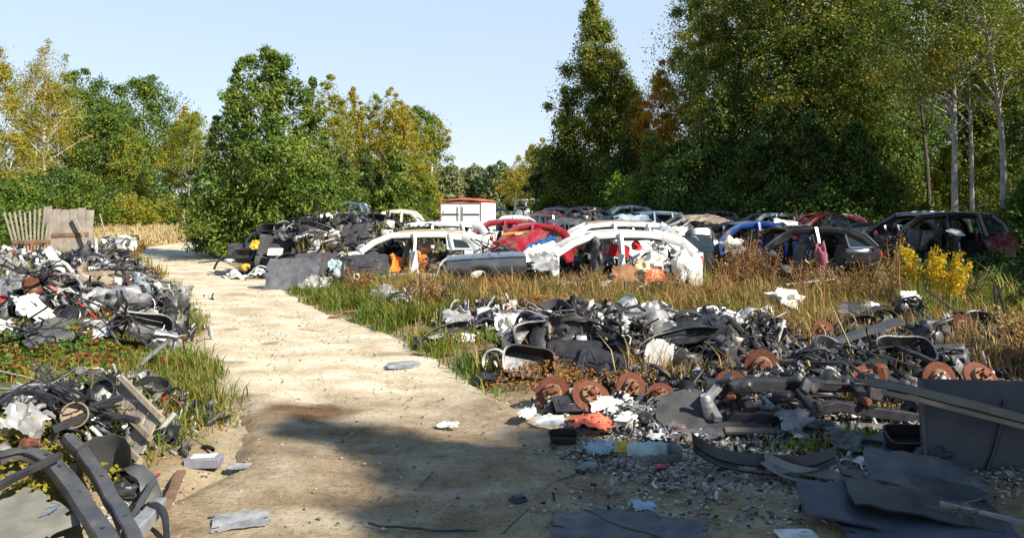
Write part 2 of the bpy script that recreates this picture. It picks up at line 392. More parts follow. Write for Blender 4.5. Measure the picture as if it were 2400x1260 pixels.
for nm, a in (('pale', pale), ('stain', stain)):
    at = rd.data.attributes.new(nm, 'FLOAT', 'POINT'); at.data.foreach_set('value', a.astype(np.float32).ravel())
# ------------------------------------------------------------------ trees
def leaf_quads(c, nrm, size, rng, asp=.5):
    """one rhombus per leaf"""
    n = len(c); nrm = nrm / (np.linalg.norm(nrm, axis=1, keepdims=True) + 1e-9)
    a = rng.normal(size=(n, 3)); u = a - nrm * (a * nrm).sum(1, keepdims=True); u /= (np.linalg.norm(u, axis=1, keepdims=True) + 1e-9)
    v = np.cross(nrm, u); s = size[:, None]
    V = np.stack([c - u * s * .5, c + v * s * asp * .5 + u * s * .05, c + u * s * .5, c - v * s * asp * .5 + u * s * .05], 1).reshape(-1, 3)
    return V, np.arange(4 * n).reshape(n, 4)
def env(kind, t):
    if kind == 'round': return np.sqrt(np.clip(1 - (2 * t - .92) ** 2 / 1.05, 0.02, 1))
    if kind == 'cone': return np.clip((1 - t) ** .75 * (1 - .35 * np.exp(-t * 12)), .03, 1)
    if kind == 'birch': return np.clip(1.25 * np.sin(np.pi * np.clip(t, .0, 1) ** .72) ** .8 * (1 - .35 * t), .05, 1)
    if kind == 'bush': return np.clip((1 - t) ** .62 * (.80 + .5 * np.exp(-((t - .25) / .25) ** 2)), .06, 1)
    if kind == 'broad': return np.clip((1 - t) ** .42 * (.84 + .3 * np.exp(-((t - .25) / .25) ** 2)), .06, 1)
    if kind == 'column': return np.clip(.9 * np.sqrt(np.clip(1 - t ** 2.6, 0, 1)) + .03, .05, 1)
    return np.ones_like(t)
def crown_points(kind, H, base, Rr, K, per, rng, tight=.5, droop=0, bumps=.28, fill=.32, cs=1.0):
    t = rng.random(K * 3); r = env(kind, t)
    keep = rng.random(K * 3) < (.25 + .75 * r); t = t[keep][:K]; r = r[keep][:K]; K = len(t)
    a = rng.random(K) * 2 * np.pi
    lob = 1 + bumps * np.sin(a * 3 + t * 7 + rng.random() * 6) + .22 * rng.normal(size=K)
    rad = Rr * r * lob * np.sqrt(.22 + .78 * rng.random(K)) * .92
    z = base + t * (H - base)
    cc = np.stack([rad * np.cos(a), rad * np.sin(a), z], 1)
    rc = cs * Rr * (.17 + .16 * rng.random(K)) * (.55 + .45 * r)
    n = rng.poisson(per * 1.25, K); idx = np.repeat(np.arange(K), n)
    o = rng.normal(size=(len(idx), 3)); o /= np.linalg.norm(o, axis=1, keepdims=True)
    o *= (rng.random((len(idx), 1)) ** tight) * (1 + .25 * rng.normal(size=(len(idx), 1)))
    p = cc[idx] + o * rc[idx][:, None] * np.array([1, 1, .75])
    if droop: p[:, 2] -= droop * rng.random(len(idx)) ** 2 * 2
    nrm = o * 1.3 + rng.normal(size=o.shape) * .75 + np.array([0, 0, .7])
    m = int(len(p) * fill); t = rng.random(m * 3); r = env(kind, t); k = rng.random(m * 3) < r; t = t[k][:m]; r = r[k][:m]; a = rng.random(len(t)) * 6.2832   # looser twigs between the clumps
    ln = 1 + bumps * .8 * np.sin(a * 3 + t * 9) + .22 * np.sin(a * 7 + t * 31) + .1 * rng.normal(size=len(t))
    q = Rr * r * ln * np.sqrt(.3 + .7 * rng.random(len(t))); f = np.stack([q * np.cos(a), q * np.sin(a), base + t * (H - base)], 1)
    if droop: f[:, 2] -= droop * rng.random(len(f)) * 1.5
    p = np.concatenate([p, f]); nrm = np.concatenate([nrm, rng.normal(size=f.shape) + np.stack([np.cos(a) * .6, np.sin(a) * .6, .7 + 0 * a], 1)])
    return cc, p, nrm
def tree(name, label, px, d, top, kind, Rr, base, lm, tm, seed, K=80, per=150, leaf=.2, group=None, tr=.14, lean=(0, 0), limbs=16, cat='tree', x=None, tight=.5, droop=0, asp=.55, trunktop=.9, twigs=0, bumps=.28, bare=0, H=None, fill=.32, cs=1.0):
    rng = np.random.default_rng(seed); rd_ = random.Random(seed)
    X = (px - CX) / F * d if x is None else x
    z0 = ghs(X, d)
    if H is None: H = CAMZ + (HY - top) / F * d - z0
    e = empty(name, label, cat, (X, d, z0 - .05), 0, group)
    cc, p, nrm = crown_points(kind, H, base, Rr, K, per, rng, tight, droop, bumps, fill, cs)
    def axis_at(z): 
        k = z / H; return np.stack([lean[0] * k + .12 * Rr * np.sin(k * 5 + seed), lean[1] * k + .10 * Rr * np.cos(k * 4 + seed * 2) - .10 * Rr * math.cos(seed * 2) * (1 - k)], -1)
    off = axis_at(p[:, 2]); p[:, :2] += off
    V, Fq = leaf_quads(p, nrm, .74 * leaf * (.65 + .7 * rng.random(len(p))), rng, asp)
    rawmesh('crown', V, Fq, lm, e)
    b = MB(); zz = np.linspace(0, H * trunktop, 12); A = axis_at(zz)
    b.tube([(A[i, 0], A[i, 1], zz[i]) for i in range(12)], [max(.012, tr * (1.15 if i == 0 else 1) * (1 - .92 * zz[i] / (H * trunktop))) for i in range(12)], 7)
    for k in rng.permutation(len(cc))[:limbs]:
        c = cc[k]; s = max(base * .55, c[2] - (.25 + .3 * rd_.random()) * np.hypot(c[0], c[1]) * 1.6 - .2); s = min(s, H * .85)
        a0 = axis_at(np.array(s)); a1 = axis_at(np.array(c[2])); q = np.array([c[0] + a1[0], c[1] + a1[1], c[2]]); w0 = np.array([a0[0], a0[1], s])
        mid = (w0 + q) / 2 + rng.normal(size=3) * .06 * Rr + np.array([0, 0, .08 * Rr])
        r0 = tr * .42 * (1 - .7 * s / H)
        b.tube([w0, mid, q], [r0, r0 * .6, r0 * .2], 5)
        for _ in range(twigs):
            f = rd_.random(); st = mid * (1 - f) + q * f
            b.tube([st, st + rng.normal(size=3) * .16 * Rr + np.array([0, 0, -.04 * Rr])], [r0 * .25, r0 * .08], 4)
    for k in range(bare):                                # leafless side branches below the crown
        s = H * (.12 + .5 * rd_.random()); a = rd_.random() * 6.28; ll = Rr * (.3 + .45 * rd_.random()); a0 = axis_at(np.array(s)); w0 = np.array([a0[0], a0[1], s])
        q = w0 + np.array([math.cos(a) * ll, math.sin(a) * ll, ll * (.1 + .5 * rd_.random())])
        b.tube([w0, (w0 + q) / 2 + rng.normal(size=3) * .05, q], [tr * .2, tr * .12, tr * .04], 4)
        for _ in range(5):
            f = .3 + .7 * rd_.random(); st = w0 * (1 - f) + q * f
            b.tube([st, st + rng.normal(size=3) * .3 * ll], [tr * .07, tr * .03], 3)
    b.build('trunk', tm, e)
    return e
BARK = mat('dark_bark', (.11, .085, .06), .9, (.06, .045, .032), 9, bump=.5)
GREY = mat('grey_bark', (.40, .37, .32), .85, (.24, .22, .19), 5, bump=.3)
BIRCH = mat('birch_bark', (.66, .62, .54), .8, (.13, .11, .09), 7, mixlo=.52, mixhi=.70)
L_OAK = leafmat('oak_leaf', [(0, (.035, .070, .010)), (.4, (.075, .135, .016)), (.75, (.15, .21, .022)), (1, (.25, .27, .03))], jitter=.7)
L_BUSH = leafmat('willow_leaf', [(0, (.035, .075, .010)), (.35, (.085, .15, .016)), (.7, (.18, .24, .025)), (1, (.33, .35, .06))], nscale=.7, jitter=.8)
L_GOLD = leafmat('golden_birch_leaf', [(0, (.14, .17, .02)), (.35, (.29, .27, .025)), (.75, (.44, .34, .03)), (1, (.48, .28, .03))], trans=.38, jitter=.7)
L_BIRCH = leafmat('turning_birch_leaf', [(0, (.10, .16, .016)), (.4, (.20, .25, .024)), (.7, (.32, .30, .028)), (1, (.42, .30, .03))], trans=.38, jitter=.7)
L_RUST = leafmat('rusty_birch_leaf', [(0, (.28, .18, .018)), (.5, (.52, .30, .025)), (1, (.58, .24, .025))], trans=.38)
L_DARK = leafmat('alder_leaf', [(0, (.035, .065, .012)), (.45, (.07, .12, .017)), (.75, (.14, .18, .023)), (1, (.28, .28, .032))], trans=.38, jitter=.7)
L_ASPEN = leafmat('aspen_leaf', [(0, (.062, .11, .015)), (.38, (.13, .185, .021)), (.68, (.25, .255, .028)), (1, (.50, .34, .04))], trans=.42, jitter=.7)
L_SAP = leafmat('sapling_leaf', [(0, (.14, .26, .02)), (1, (.30, .42, .045))], trans=.4)
L_FAR_HAZE = leafmat('far_wood_haze_leaf', [(0, (.13, .19, .075)), (.5, (.19, .24, .09)), (.8, (.28, .25, .11)), (1, (.31, .25, .13))], nscale=.12)  # leaf colours paled: the faint distance haze is painted into them
GL = 'trees of the wood left of the road'
tree('birch_tree', 'golden birch cut by the photo edge, leftmost tree of all', -10, 66, 105, 'birch', 4.6, 1.5, L_GOLD, BIRCH, 1, 90, 190, .26, GL, .15, bare=6, limbs=20)
tree('birch_tree', 'tall birch with two white trunks and thin golden top, above the wooden boards', 100, 60, 88, 'birch', 2.7, 5.5, L_GOLD, BIRCH, 2, 70, 120, .17, GL, .15, lean=(.4, 0), bare=34, limbs=26, twigs=3, droop=.5)
tree('birch_tree', 'slim leaning birch with bare white stem beside the two trunked birch', 62, 61, 180, 'birch', 1.5, 6.5, L_GOLD, BIRCH, 3, 40, 80, .17, GL, .11, lean=(1.9, 0), bare=14, limbs=14)
tree('birch_tree', 'young golden birch standing low at the left photo edge', 20, 56, 300, 'birch', 2.4, .3, L_GOLD, BIRCH, 4, 60, 160, .2, GL, .09)
tree('oak_tree', 'dark green oak just right of the white birch trunks', 190, 84, 165, 'round', 4.6, .6, L_OAK, BARK, 5, 110, 190, .34, GL, .3)
tree('oak_tree', 'broad bushy oak reaching the ground, left of the twin topped oak', 250, 78, 235, 'round', 4.4, .2, L_OAK, BARK, 6, 120, 190, .32, GL, .3)
tree('oak_tree', 'twin topped dark green oak, tallest between the two groups of birches', 350, 90, 178, 'round', 5.2, .6, L_OAK, BARK, 7, 120, 200, .36, GL, .3, bumps=.45)
tree('oak_tree', 'yellowish green young tree standing in front of the dark oaks', 305, 74, 300, 'column', 2.2, .2, L_BIRCH, BARK, 8, 60, 160, .26, GL, .14)
tree('birch_tree', 'golden birch with white stem at the edge of the dry field', 430, 70, 250, 'birch', 1.9, 3.4, L_GOLD, BIRCH, 9, 50, 130, .2, GL, .12, bare=8)
tree('birch_tree', 'greener birch with bright white stem between golden birch and willow', 452, 68, 262, 'birch', 2.2, 4.2, L_BIRCH, BIRCH, 10, 60, 130, .2, GL, .11, bare=8)
tree('oak_tree', 'low green thicket tree behind the wooden boards at left', 130, 54, 395, 'round', 3.4, .1, L_OAK, BARK, 11, 80, 170, .24, GL, .12)
tree('oak_tree', 'shaded low tree behind the left photo edge below the golden birch', 8, 50, 420, 'round', 2.9, .1, L_OAK, BARK, 12, 70, 170, .24, GL, .12)
tree('willow_tree', 'big bright green bushy willow behind the black scrap pile', 640, 25.5, 112, 'broad', 2.1, .25, L_BUSH, BARK, 13, 330, 140, .17, None, .15, limbs=40, tight=.6, bumps=.42, asp=.36, cs=.62, fill=.22)
tree('willow_tree', 'lower left side shoot of the green willow beside the road', 552, 26.5, 150, 'bush', 1.15, .2, L_BUSH, BARK, 14, 130, 120, .17, None, .09, limbs=25, asp=.36, cs=.6, fill=.2, tight=.6)
GB = 'birches behind the black scrap pile'
for k, (px, d, top, rr, lm, lab) in enumerate([
        (772, 50, 172, 1.7, L_BIRCH, 'birch with pointed green top right beside the willow'),
        (822, 55, 205, 2.0, L_GOLD, 'golden birch second from the willow in the row'),
        (868, 57, 215, 2.2, L_BIRCH, 'yellow green birch in the middle of the row behind the pile'),
        (912, 56, 203, 2.2, L_GOLD, 'golden topped birch above the white van'),
        (948, 60, 232, 2.0, L_BIRCH, 'greenish birch near the right end of the row')]):
    tree('birch_tree', lab, px, d, top, 'birch', rr, 2.2, lm, BIRCH, 20 + k, 110, 120, .17, GB, .1, bare=4, cs=.7)
for k, (px, d, top, rr, lm, lab) in enumerate([
        (805, 48, 370, 1.3, L_DARK, 'dark green shrub tree below the first birches'), (865, 50, 345, 1.5, L_DARK, 'dark bushy tree under the middle birches'),
        (935, 49, 350, 1.6, L_BUSH, 'bright green bushy tree left of the shed')]):
    tree('shrub_tree', lab, px, d, top, 'bush', rr, .1, lm, BARK, 30 + k, 90, 180, .2, GB, .1)
tree('oak_tree', 'dark round tree top showing right of the birch row', 970, 75, 250, 'round', 2.8, 4, L_OAK, BARK, 34, 70, 150, .26, GB, .18)
tree('birch_tree', 'lone slim birch with bare white stem left of the shed', 1013, 62, 272, 'birch', 1.25, 6.0, L_BIRCH, BIRCH, 35, 36, 90, .2, GB, .13, bare=6)
tree('birch_tree', 'thin golden birch leaning beside the lone white birch', 988, 64, 330, 'birch', 1.2, 1.0, L_GOLD, BIRCH, 36, 40, 110, .2, GB, .08)
tree('shrub_tree', 'yellow green thicket at the foot of the lone white birch', 1000, 58, 400, 'bush', 1.7, .1, L_BIRCH, BARK, 37, 60, 130, .2, GB, .08)
tree('willow_tree', 'right hand shoot of the green willow above the black pile', 728, 26.2, 182, 'bush', 1.05, .2, L_BUSH, BARK, 15, 120, 120, .17, None, .09, limbs=25, asp=.36, cs=.6, fill=.2, tight=.6)
tree('willow_tree', 'low outer shoot of the green willow leaning over the road', 500, 27, 270, 'bush', 1.0, .2, L_BUSH, BARK, 16, 100, 110, .17, None, .07, limbs=18, asp=.36, cs=.6, fill=.2, tight=.6)
# the far wood, one mass across the end of the clearing
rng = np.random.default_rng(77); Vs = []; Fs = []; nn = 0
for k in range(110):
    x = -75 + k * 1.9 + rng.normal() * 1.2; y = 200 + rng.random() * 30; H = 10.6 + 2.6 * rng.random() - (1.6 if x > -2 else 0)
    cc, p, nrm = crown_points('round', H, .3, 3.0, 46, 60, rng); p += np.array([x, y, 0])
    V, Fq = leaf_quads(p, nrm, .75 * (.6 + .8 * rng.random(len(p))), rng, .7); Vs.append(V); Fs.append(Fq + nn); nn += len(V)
tag(rawmesh('far_wood', np.concatenate(Vs), np.concatenate(Fs), L_FAR_HAZE), 'far wood with faint haze put into its leaf colour, closing the end of the clearing', 'wood', kind='stuff')
GF = 'yellow birches at the far end of the clearing'
for k, (px, d, top, lab) in enumerate([(1212, 120, 365, 'far yellow birch nearest to the far wood'), (1240, 112, 338, 'far yellow birch in the middle above the white van'), (1268, 105, 322, 'far yellow birch touching the tall right trees'),
                                       (1285, 90, 345, 'greenish far birch at the foot of the tall right tree')]):
    tree('birch_tree', lab, px, d, top, 'birch', 2.2, 1.5, L_GOLD if k < 3 else L_OAK, BIRCH, 40 + k, 55, 120, .32, GF, .12)
GR = 'trees of the wood right of the car rows'
tree('alder_tree', 'tall pointed green tree standing free at the left end of the right wood', 1405, 47, 2, 'cone', 4.1, .4, L_ASPEN, BARK, 50, 260, 260, .2, GR, .2, limbs=40, bumps=.35, tight=.6, trunktop=.97, cs=.7)
tree('alder_tree', 'dark lower tree in front of the pointed tree, left side', 1330, 46, 205, 'cone', 1.6, .3, L_DARK, BARK, 51, 80, 180, .2, GR, .14)
tree('alder_tree', 'round dark bush tree at the very left foot of the right wood', 1292, 52, 345, 'round', 1.5, .1, L_DARK, BARK, 52, 60, 150, .22, GR, .1)
tree('birch_tree', 'orange birch between the pointed tree and the big wood', 1542, 40, 140, 'birch', 1.25, 3.4, L_RUST, BIRCH, 53, 60, 130, .15, GR, .1, bare=6, trunktop=.95)
tree('alder_tree', 'dark green tree just right of the pointed tree', 1480, 41, 215, 'bush', 1.7, .2, L_DARK, BARK, 54, 100, 190, .18, GR, .14)
tree('alder_tree', 'bright green tree below the orange birch', 1530, 37, 300, 'bush', 1.6, .2, L_BUSH, BARK, 55, 90, 160, .16, GR, .1)
tree('sapling', 'small bright green sapling in front of the dark right wood', 1452, 36, 398, 'round', .75, 1.0, L_SAP, BARK, 56, 26, 60, .16, GR, .04, limbs=8, cat='sapling')
for k, (px, d, top, rr, kind, lm, tm, lab) in enumerate([
        (1645, 42, -120, 2.9, 'column', L_ASPEN, GREY, 'tall dark aspen at the left edge of the big wood'),
        (1720, 37, -160, 2.9, 'column', L_ASPEN, BARK, 'golden leaved tall aspen second into the big wood'),
        (1810, 36, -170, 3.0, 'column', L_DARK, BARK, 'tall dark alder above the blue wreck'),
        (1900, 33, -180, 2.9, 'column', L_ASPEN, BARK, 'tall aspen above the black car with bright window frame'),
        (2010, 34, -200, 3.0, 'column', L_OAK, BARK, 'deep green tall tree left of the silver roofed wreck'),
        (1680, 33, 200, 2.2, 'bush', L_DARK, BARK, 'dark bushy alder at the wood edge behind the brown car roof'),
        (1790, 31, 240, 2.2, 'bush', L_DARK, BARK, 'dark bushy alder at the wood edge behind the silver car'),
        (1900, 29, 260, 2.1, 'bush', L_DARK, BARK, 'dark low alder at the wood edge behind the red car'),
        (2010, 28, 285, 1.9, 'bush', L_OAK, BARK, 'shaded green bush tree at the wood edge left of the grey trunks'),
        (1600, 38, 330, 1.8, 'bush', L_DARK, BARK, 'low dark tree at the wood edge above the white wreck')]):
    tall = top < 0
    tree('aspen_tree' if tall else 'alder_tree', lab, px, d, top, kind, rr, 2.5 if tall else .2, lm, tm, 60 + k, 150 if tall else 110, 190, .17, GR, .17 if tall else .1, limbs=26, cs=.75, fill=.4)
for k, (px, d, ln, lab) in enumerate([(2262, 25, (-.9, 0), 'leftmost pale grey trunk behind the silver roofed wreck'), (2292, 26.5, (-.8, .3), 'middle thinner grey trunk behind the silver roofed wreck'),
                                      (2336, 24.5, (-.5, 0), 'thickest pale grey trunk behind the silver roofed wreck'), (2160, 30, (.2, 0), 'slim dark trunk left of the pale grey trunks')]):
    tree('aspen_tree', 'tall thin crowned aspen, ' + lab, px, d, -190, 'column', 2.1, 5.2, L_ASPEN, GREY if k < 3 else BARK, 80 + k, 75, 105, .13, GR, (.12, .09, .125, .09)[k], lean=ln, limbs=26, twigs=2)
for k, (px, d, top, rr, lm, lab) in enumerate([(2130, 33, 250, 1.6, L_ASPEN, 'yellow green young tree left of the pale grey trunks'), (2215, 31, 330, 1.3, L_BIRCH, 'yellowish undergrowth tree behind the pale grey trunks'),
        (2320, 32, 300, 1.4, L_ASPEN, 'sunlit young tree seen between the pale grey trunks'), (2400, 29, 180, 1.7, L_DARK, 'dark green tree at the right photo edge'), (2345, 38, -60, 2.6, L_ASPEN, 'tall green tree closing the top right corner behind the grey trunks'), (2240, 40, -80, 2.6, L_DARK, 'tall dark tree behind the leftmost pale grey trunk'), (2100, 38, -90, 2.6, L_OAK, 'tall mid green tree left of the slim dark trunk'), (2390, 24, 420, 1.2, L_OAK, 'low green bush at the right photo edge behind the wreck'),
        (2080, 27, 400, 1.2, L_DARK, 'low dark bush left of the silver roofed wreck')]):
    tree('young_tree', lab, px, d, top, 'bush', rr, .3, lm, BARK, 90 + k, 70 if top > 0 else 170, 130, .14 if top > 0 else .19, GR, .07)
# deeper rows of the right wood, seen through the gaps
for k, (x, y, H) in enumerate([(12, 52, 15), (16, 47, 16), (20, 44, 16), (24, 40, 15), (28, 47, 16), (21, 54, 15), (27, 36, 14), (33, 42, 15)]):
    tree('aspen_tree', 'tall aspen deep inside the right wood, seen through gaps', 0, y, 0, 'column', 2.9, .6, L_DARK if k % 2 else L_ASPEN, BARK, 110 + k, 90, 110, .24, 'trees deep inside the right wood', .15, x=x, H=H, limbs=14)
# the same wood carries on past the frame, to the right of and behind the camera, and shades the foreground
SHADE = [(11.0, -3.9, 12, 'cone'), (12.4, -5.5, 12.5, 'cone'), (13.2, -5.3, 13, 'birch'), (14.3, -5.3, 13.5, 'birch'), (15.6, -5.0, 13.5, 'birch'), (16.9, -4.5, 13.5, 'birch'), (18.2, -3.0, 13.5, 'birch'), (14.6, -6.6, 14, 'birch'), (20.5, -.4, 13, 'birch'), (20.9, 4.6, 12.5, 'birch'), (17.5, 11, 14, 'birch'), (15.5, 17, 13, 'birch'), (22, 20, 14, 'birch'), (24, 12, 15, 'birch')]
for k, (x, y, H, kind) in enumerate(SHADE):
    tree('aspen_tree', 'tall aspen of the right wood standing outside the picture', 0, y, 0, kind, 2.1, 1.6, L_ASPEN, GREY, 130 + k, 130, 170, .22, 'trees of the wood outside the picture', .16, x=x, H=H, limbs=14, bumps=.15)
# ------------------------------------------------------------------ wrecked cars
def paint(name, col, rough=.32, dirt=(.18, .14, .09), coat=.4, lo=.50, hi=.72, metal=0):
    return mat(name, col, rough, dirt, 3.2, metal=metal, coat=coat, mixlo=lo, mixhi=hi)
WHITE = paint('white_paint', (.80, .79, .75), .4, (.50, .43, .33)); CREAM = paint('cream_paint', (.74, .70, .60), .45, (.42, .34, .22))
RED = paint('red_paint', (.30, .012, .02)); DRED = paint('dark_red_paint', (.12, .010, .014)); BLACK = paint('black_paint', (.014, .015, .018), .22, (.07, .06, .05))
DGREY = paint('dark_grey_paint', (.07, .075, .085), .3, (.13, .11, .09), metal=.3); SILVER = paint('silver_paint', (.42, .44, .46), .35, (.26, .23, .19), metal=.5)
BLUE = paint('blue_paint', (.012, .055, .24), .3); SBLUE = paint('pale_blue_paint', (.13, .18, .25), .35, (.22, .21, .19), metal=.2); NAVY = paint('navy_paint', (.02, .03, .06), .25, (.08, .07, .07))
BROWN = paint('faded_brown_paint', (.36, .29, .23), .6, (.17, .12, .08), coat=0, lo=.45, hi=.6); GREENG = paint('grey_green_paint', (.22, .27, .26), .4)
TRIM = mat('black_trim', (.016, .016, .018), .5, (.04, .038, .035), 8); INNER = mat('dark_cabin', (.03, .028, .026), .8, (.075, .06, .045), 5)
CHROME = mat('bright_trim', (.8, .8, .8), .15, (.7, .7, .7), 5, metal=1.0); RUST = mat('rust', (.17, .05, .022), .9, (.10, .03, .015), 16, bump=.4, col3=(.20, .085, .04))
SEATM = mat('grey_seat_cloth', (.09, .085, .08), .9, (.17, .15, .13), 6); TAIL = mat('red_lamp', (.30, .01, .018), .15, (.22, .01, .015), 5)
LAMP = mat('clear_lamp', (.62, .64, .66), .12, (.42, .44, .46), 9); ORANGE = mat('orange_cloth', (.80, .22, .02), .75, (.55, .13, .015), 6)
GLASS = bpy.data.materials.new('car_glass'); GLASS.use_nodes = True
_p = GLASS.node_tree.nodes['Principled BSDF']; _p.inputs['Base Color'].default_value = (.03, .045, .05, 1); _p.inputs['Roughness'].default_value = .04; _p.inputs['Alpha'].default_value = .55; _p.inputs['Specular IOR Level'].default_value = .8
def car(name, label, px_ws, px_tail, roof_py, d, body, roofm=None, front='clip', open_=(( -.30, .62),), glass=('rear',), style='wagon', rails=False, quarter=None, group=None, cat='wrecked car', yaw=0, seats=True, tail=True, fillcol=None, W=1.68, seed=0, tilt=0, sink=0, hatch=False):
    """a stripped car standing on its sills; px_ws / px_tail are where windscreen foot and tail stand in the picture"""
    rn = random.Random(seed + int(px_ws)); roofm = roofm or body
    xw, xa, xr, xb, xt = {'wagon': (.85, .20, -1.45, -1.78, -1.95), 'hatch': (.85, .15, -1.15, -1.72, -1.85), 'sedan': (.85, .20, -.95, -1.60, -2.15), 'van': (.95, .55, -2.15, -2.3, -2.35), 'pickup': (.85, .3, -.5, -.62, -1.9)}[style]
    cabin = abs(px_tail - px_ws) / F * d; s = cabin / (xw - xt)
    z0 = ghs((px_ws + px_tail) / 2 / F * d - CX / F * d, d + .8)
    zr = CAMZ - (roof_py - HY) / F * (d + .15) - z0 - sink; h = zr / 1.25
    f = -1 if px_tail > px_ws else 1
    cx = ((px_ws + px_tail) / 2 - CX) / F * d - f * s * (xw + xt) / 2
    e = empty(name, label, cat, (cx, d + W / 2, z0 + sink), R(180) + R(yaw) if f < 0 else R(yaw), group)
    if tilt: e.rotation_euler.x = R(tilt)
    hw = W / 2; zb = .80 * h; xf = xw + (.95 if front == 'clip' else .28); zs = .10
    def T(p): return (p[0] * s, p[1], p[2])
    def ztop(x):
        if x > xw: return zb - (.14 * h) * ((x - xw) / .95) ** 1.5
        if style == 'sedan' and x < xb: return zb + .03
        if style == 'pickup' and x < xb: return zb - .05
        return zb + .03 * h * (xw - x) / 2.6
    def zbot(x):
        z = zs
        for ax in (1.22, -1.25):
            q = .36 ** 2 - (x - ax) ** 2 
            if q > 0: z = max(z, .16 + math.sqrt(q))
        return min(z, ztop(x) - .12)
    def wid(x):
        k = hw
        if x > xw: k *= 1 - .13 * ((x - xw) / .95) ** 2
        if x < -1.2: k *= 1 - .10 * ((-1.2 - x) / .75) ** 2
        return k
    xs = sorted(set(np.round(np.concatenate([np.linspace(xt, xf, 44), [a for q in open_ for a in q]]), 3)))
    b = MB(); rows = np.linspace(0, 1, 7)
    isopen = lambda x: any(a < x < c for a, c in open_)
    for sd in (-1, 1):
        G = np.array([[T((x, sd * (wid(x) * (1 - .10 * (v - .45) ** 2 * 1.6) + .012 * math.sin(v * 9) * (1 if .3 < v < .8 else .3)), zbot(x) + v * (ztop(x) - zbot(x)))) for v in rows] for x in xs])
        b.sheet(G, .035, skip=lambda i, j: isopen((xs[i] + xs[i + 1]) / 2) and j > 0)
    if front == 'clip':                                    # nose
        G = np.array([[T((xf + .10 * (1 - (y / .8) ** 2), y * wid(xf) / .8, .2 + v * (ztop(xf) - .2))) for v in np.linspace(0, 1, 5)] for y in np.linspace(-.8, .8, 9)])
        b.sheet(G, .03, skip=lambda i, j: j == 2 and 2 <= i <= 5)
    G = np.array([[T((xt - .08 * (1 - (y / .8) ** 2) + .0 * v, y * wid(xt) / .8, .15 + v * (ztop(xt) - .15))) for v in np.linspace(0, 1, 5)] for y in np.linspace(-.8, .8, 9)])
    b.sheet(G, .03)
    b.wobble(.022, 2.3, rn.random() * 9)
    b.build('body', body, e)
    fl = MB(); fl.box(((xt + xf) / 2 * s, 0, .16), ((xf - xt - .2) * s, W * .86, .06))
    fl.box(((xw + .05) * s, 0, .42 * h), (.06, W * .9, .55 * h))
    if style not in ('van',): fl.box((xb * s * .9, 0, .42 * h), (.05, W * .86, .5 * h))
    fl.build('floor_pan', INNER, e)
    # roof, rails and pillars
    rw = hw * .74
    def arc(x): return zr - .05 * h * (abs((x - (xa + xr) / 2) / ((xa - xr) / 2)) ** 2.2)
    xsR = np.linspace(xr, xa, 12)
    G = np.array([[T((x, y * rw, arc(x) + .035 * (1 - y * y))) for y in np.linspace(-1, 1, 9)] for x in xsR])
    r = MB(); r.sheet(G, .04).wobble(.02, 2.6, rn.random() * 9); r.build('roof', roofm, e)
    for sd in (-1, 1):
        p = MB(); yb = sd * (hw - .04); yr = sd * (rw + .02)
        foot = wid(xw) * sd * .97; wob = rn.random() * 9
        p.bar([T((xw, foot, ztop(xw))), T(((xw + xa) / 2 + .03, (foot + yr) / 2, (ztop(xw) + arc(xa)) / 2 + .03)), T((xa, yr, arc(xa)))] + [T((x, yr, arc(x) - .015)) for x in xsR[::-1][1:]], .09, .12)
        q = xb if style != 'sedan' else xb + .1
        p.bar([T((xr, yr, arc(xr))), T(((xr + q) / 2 - .05, (yr + yb) / 2, (arc(xr) + ztop(q)) / 2 + .05)), T((q, yb * .97, ztop(q)))], .11, .19)
        xB = -.34; pw = .15 if d > 25 else .21
        if style != 'pickup':
            p.bar([T((xB, yr, arc(xB))), T((xB - .02, (yr + yb) / 2, .5 * (arc(xB) + zb))), T((xB - .03, yb, zb)), T((xB - .03, yb, .16))], .07, pw)
            if style in ('wagon', 'van'): p.bar([T((-1.12, yr, arc(-1.12))), T((-1.22, yb, zb))], .06, pw * .8)
        if sd == 1 and style in ('wagon', 'van'): p.bar([T((xr, -rw, arc(xr))), T((xr, rw, arc(xr)))], .07, .07)
        p.wobble(.014, 2.6, wob); p.build('window_frame', body, e)
        if d < 23:                                          # rubber seal and torn trim along the door opening, wires hanging from the roof rail
            q = MB(); yi = yr * .97
            q.tube([T((xw - .06, foot * .97, ztop(xw) + .03)), T(((xw + xa) / 2 - .02, (foot + yr) / 2, (ztop(xw) + arc(xa)) / 2 - .03)), T((xa - .03, yi, arc(xa) - .075))] + [T((x, yi, arc(x) - .085)) for x in xsR[::-1][1:]], .02, 5)
            q.wobble(.02, 4, wob + 3); q.build('rubber_seal', TRIM, e)
            for z_ in range(3):
                xx = rn.uniform(xr, xa); q = MB(); l_ = rn.uniform(.12, .5) * h
                q.tube([T((xx, yr, arc(xx) - .07)), T((xx + rn.uniform(-.06, .06), yr * 1.03, arc(xx) - .07 - l_ * .5)), T((xx + rn.uniform(-.14, .14), yr, arc(xx) - .07 - l_))], .009, 4); q.build('hanging_wire', TRIM, e)
    if rails:
        for sd in (-1, 1):
            q = MB(); q.tube([T((x, sd * (rw - .03), arc(x) + .05)) for x in xsR], .022, 6); q.build('roof_rail', rails, e)
    if front == 'clip':
        G = np.array([[T((x, y * wid(x) * .93, ztop(x) + .05 * (1 - y * y) + .012)) for y in np.linspace(-1, 1, 9)] for x in np.linspace(xw + .02, xf + .05, 8)])
        q = MB(); q.sheet(G, .03).wobble(.03, 2, rn.random() * 9); q.build('bonnet', body, e)
        for sd in (-1, 1):
            q = MB(); q.box(T((xf + .03, sd * hw * .62, ztop(xf) - .10 * h)), (.10, .34, .13 * h), bev=.3); q.build('headlight', LAMP, e)
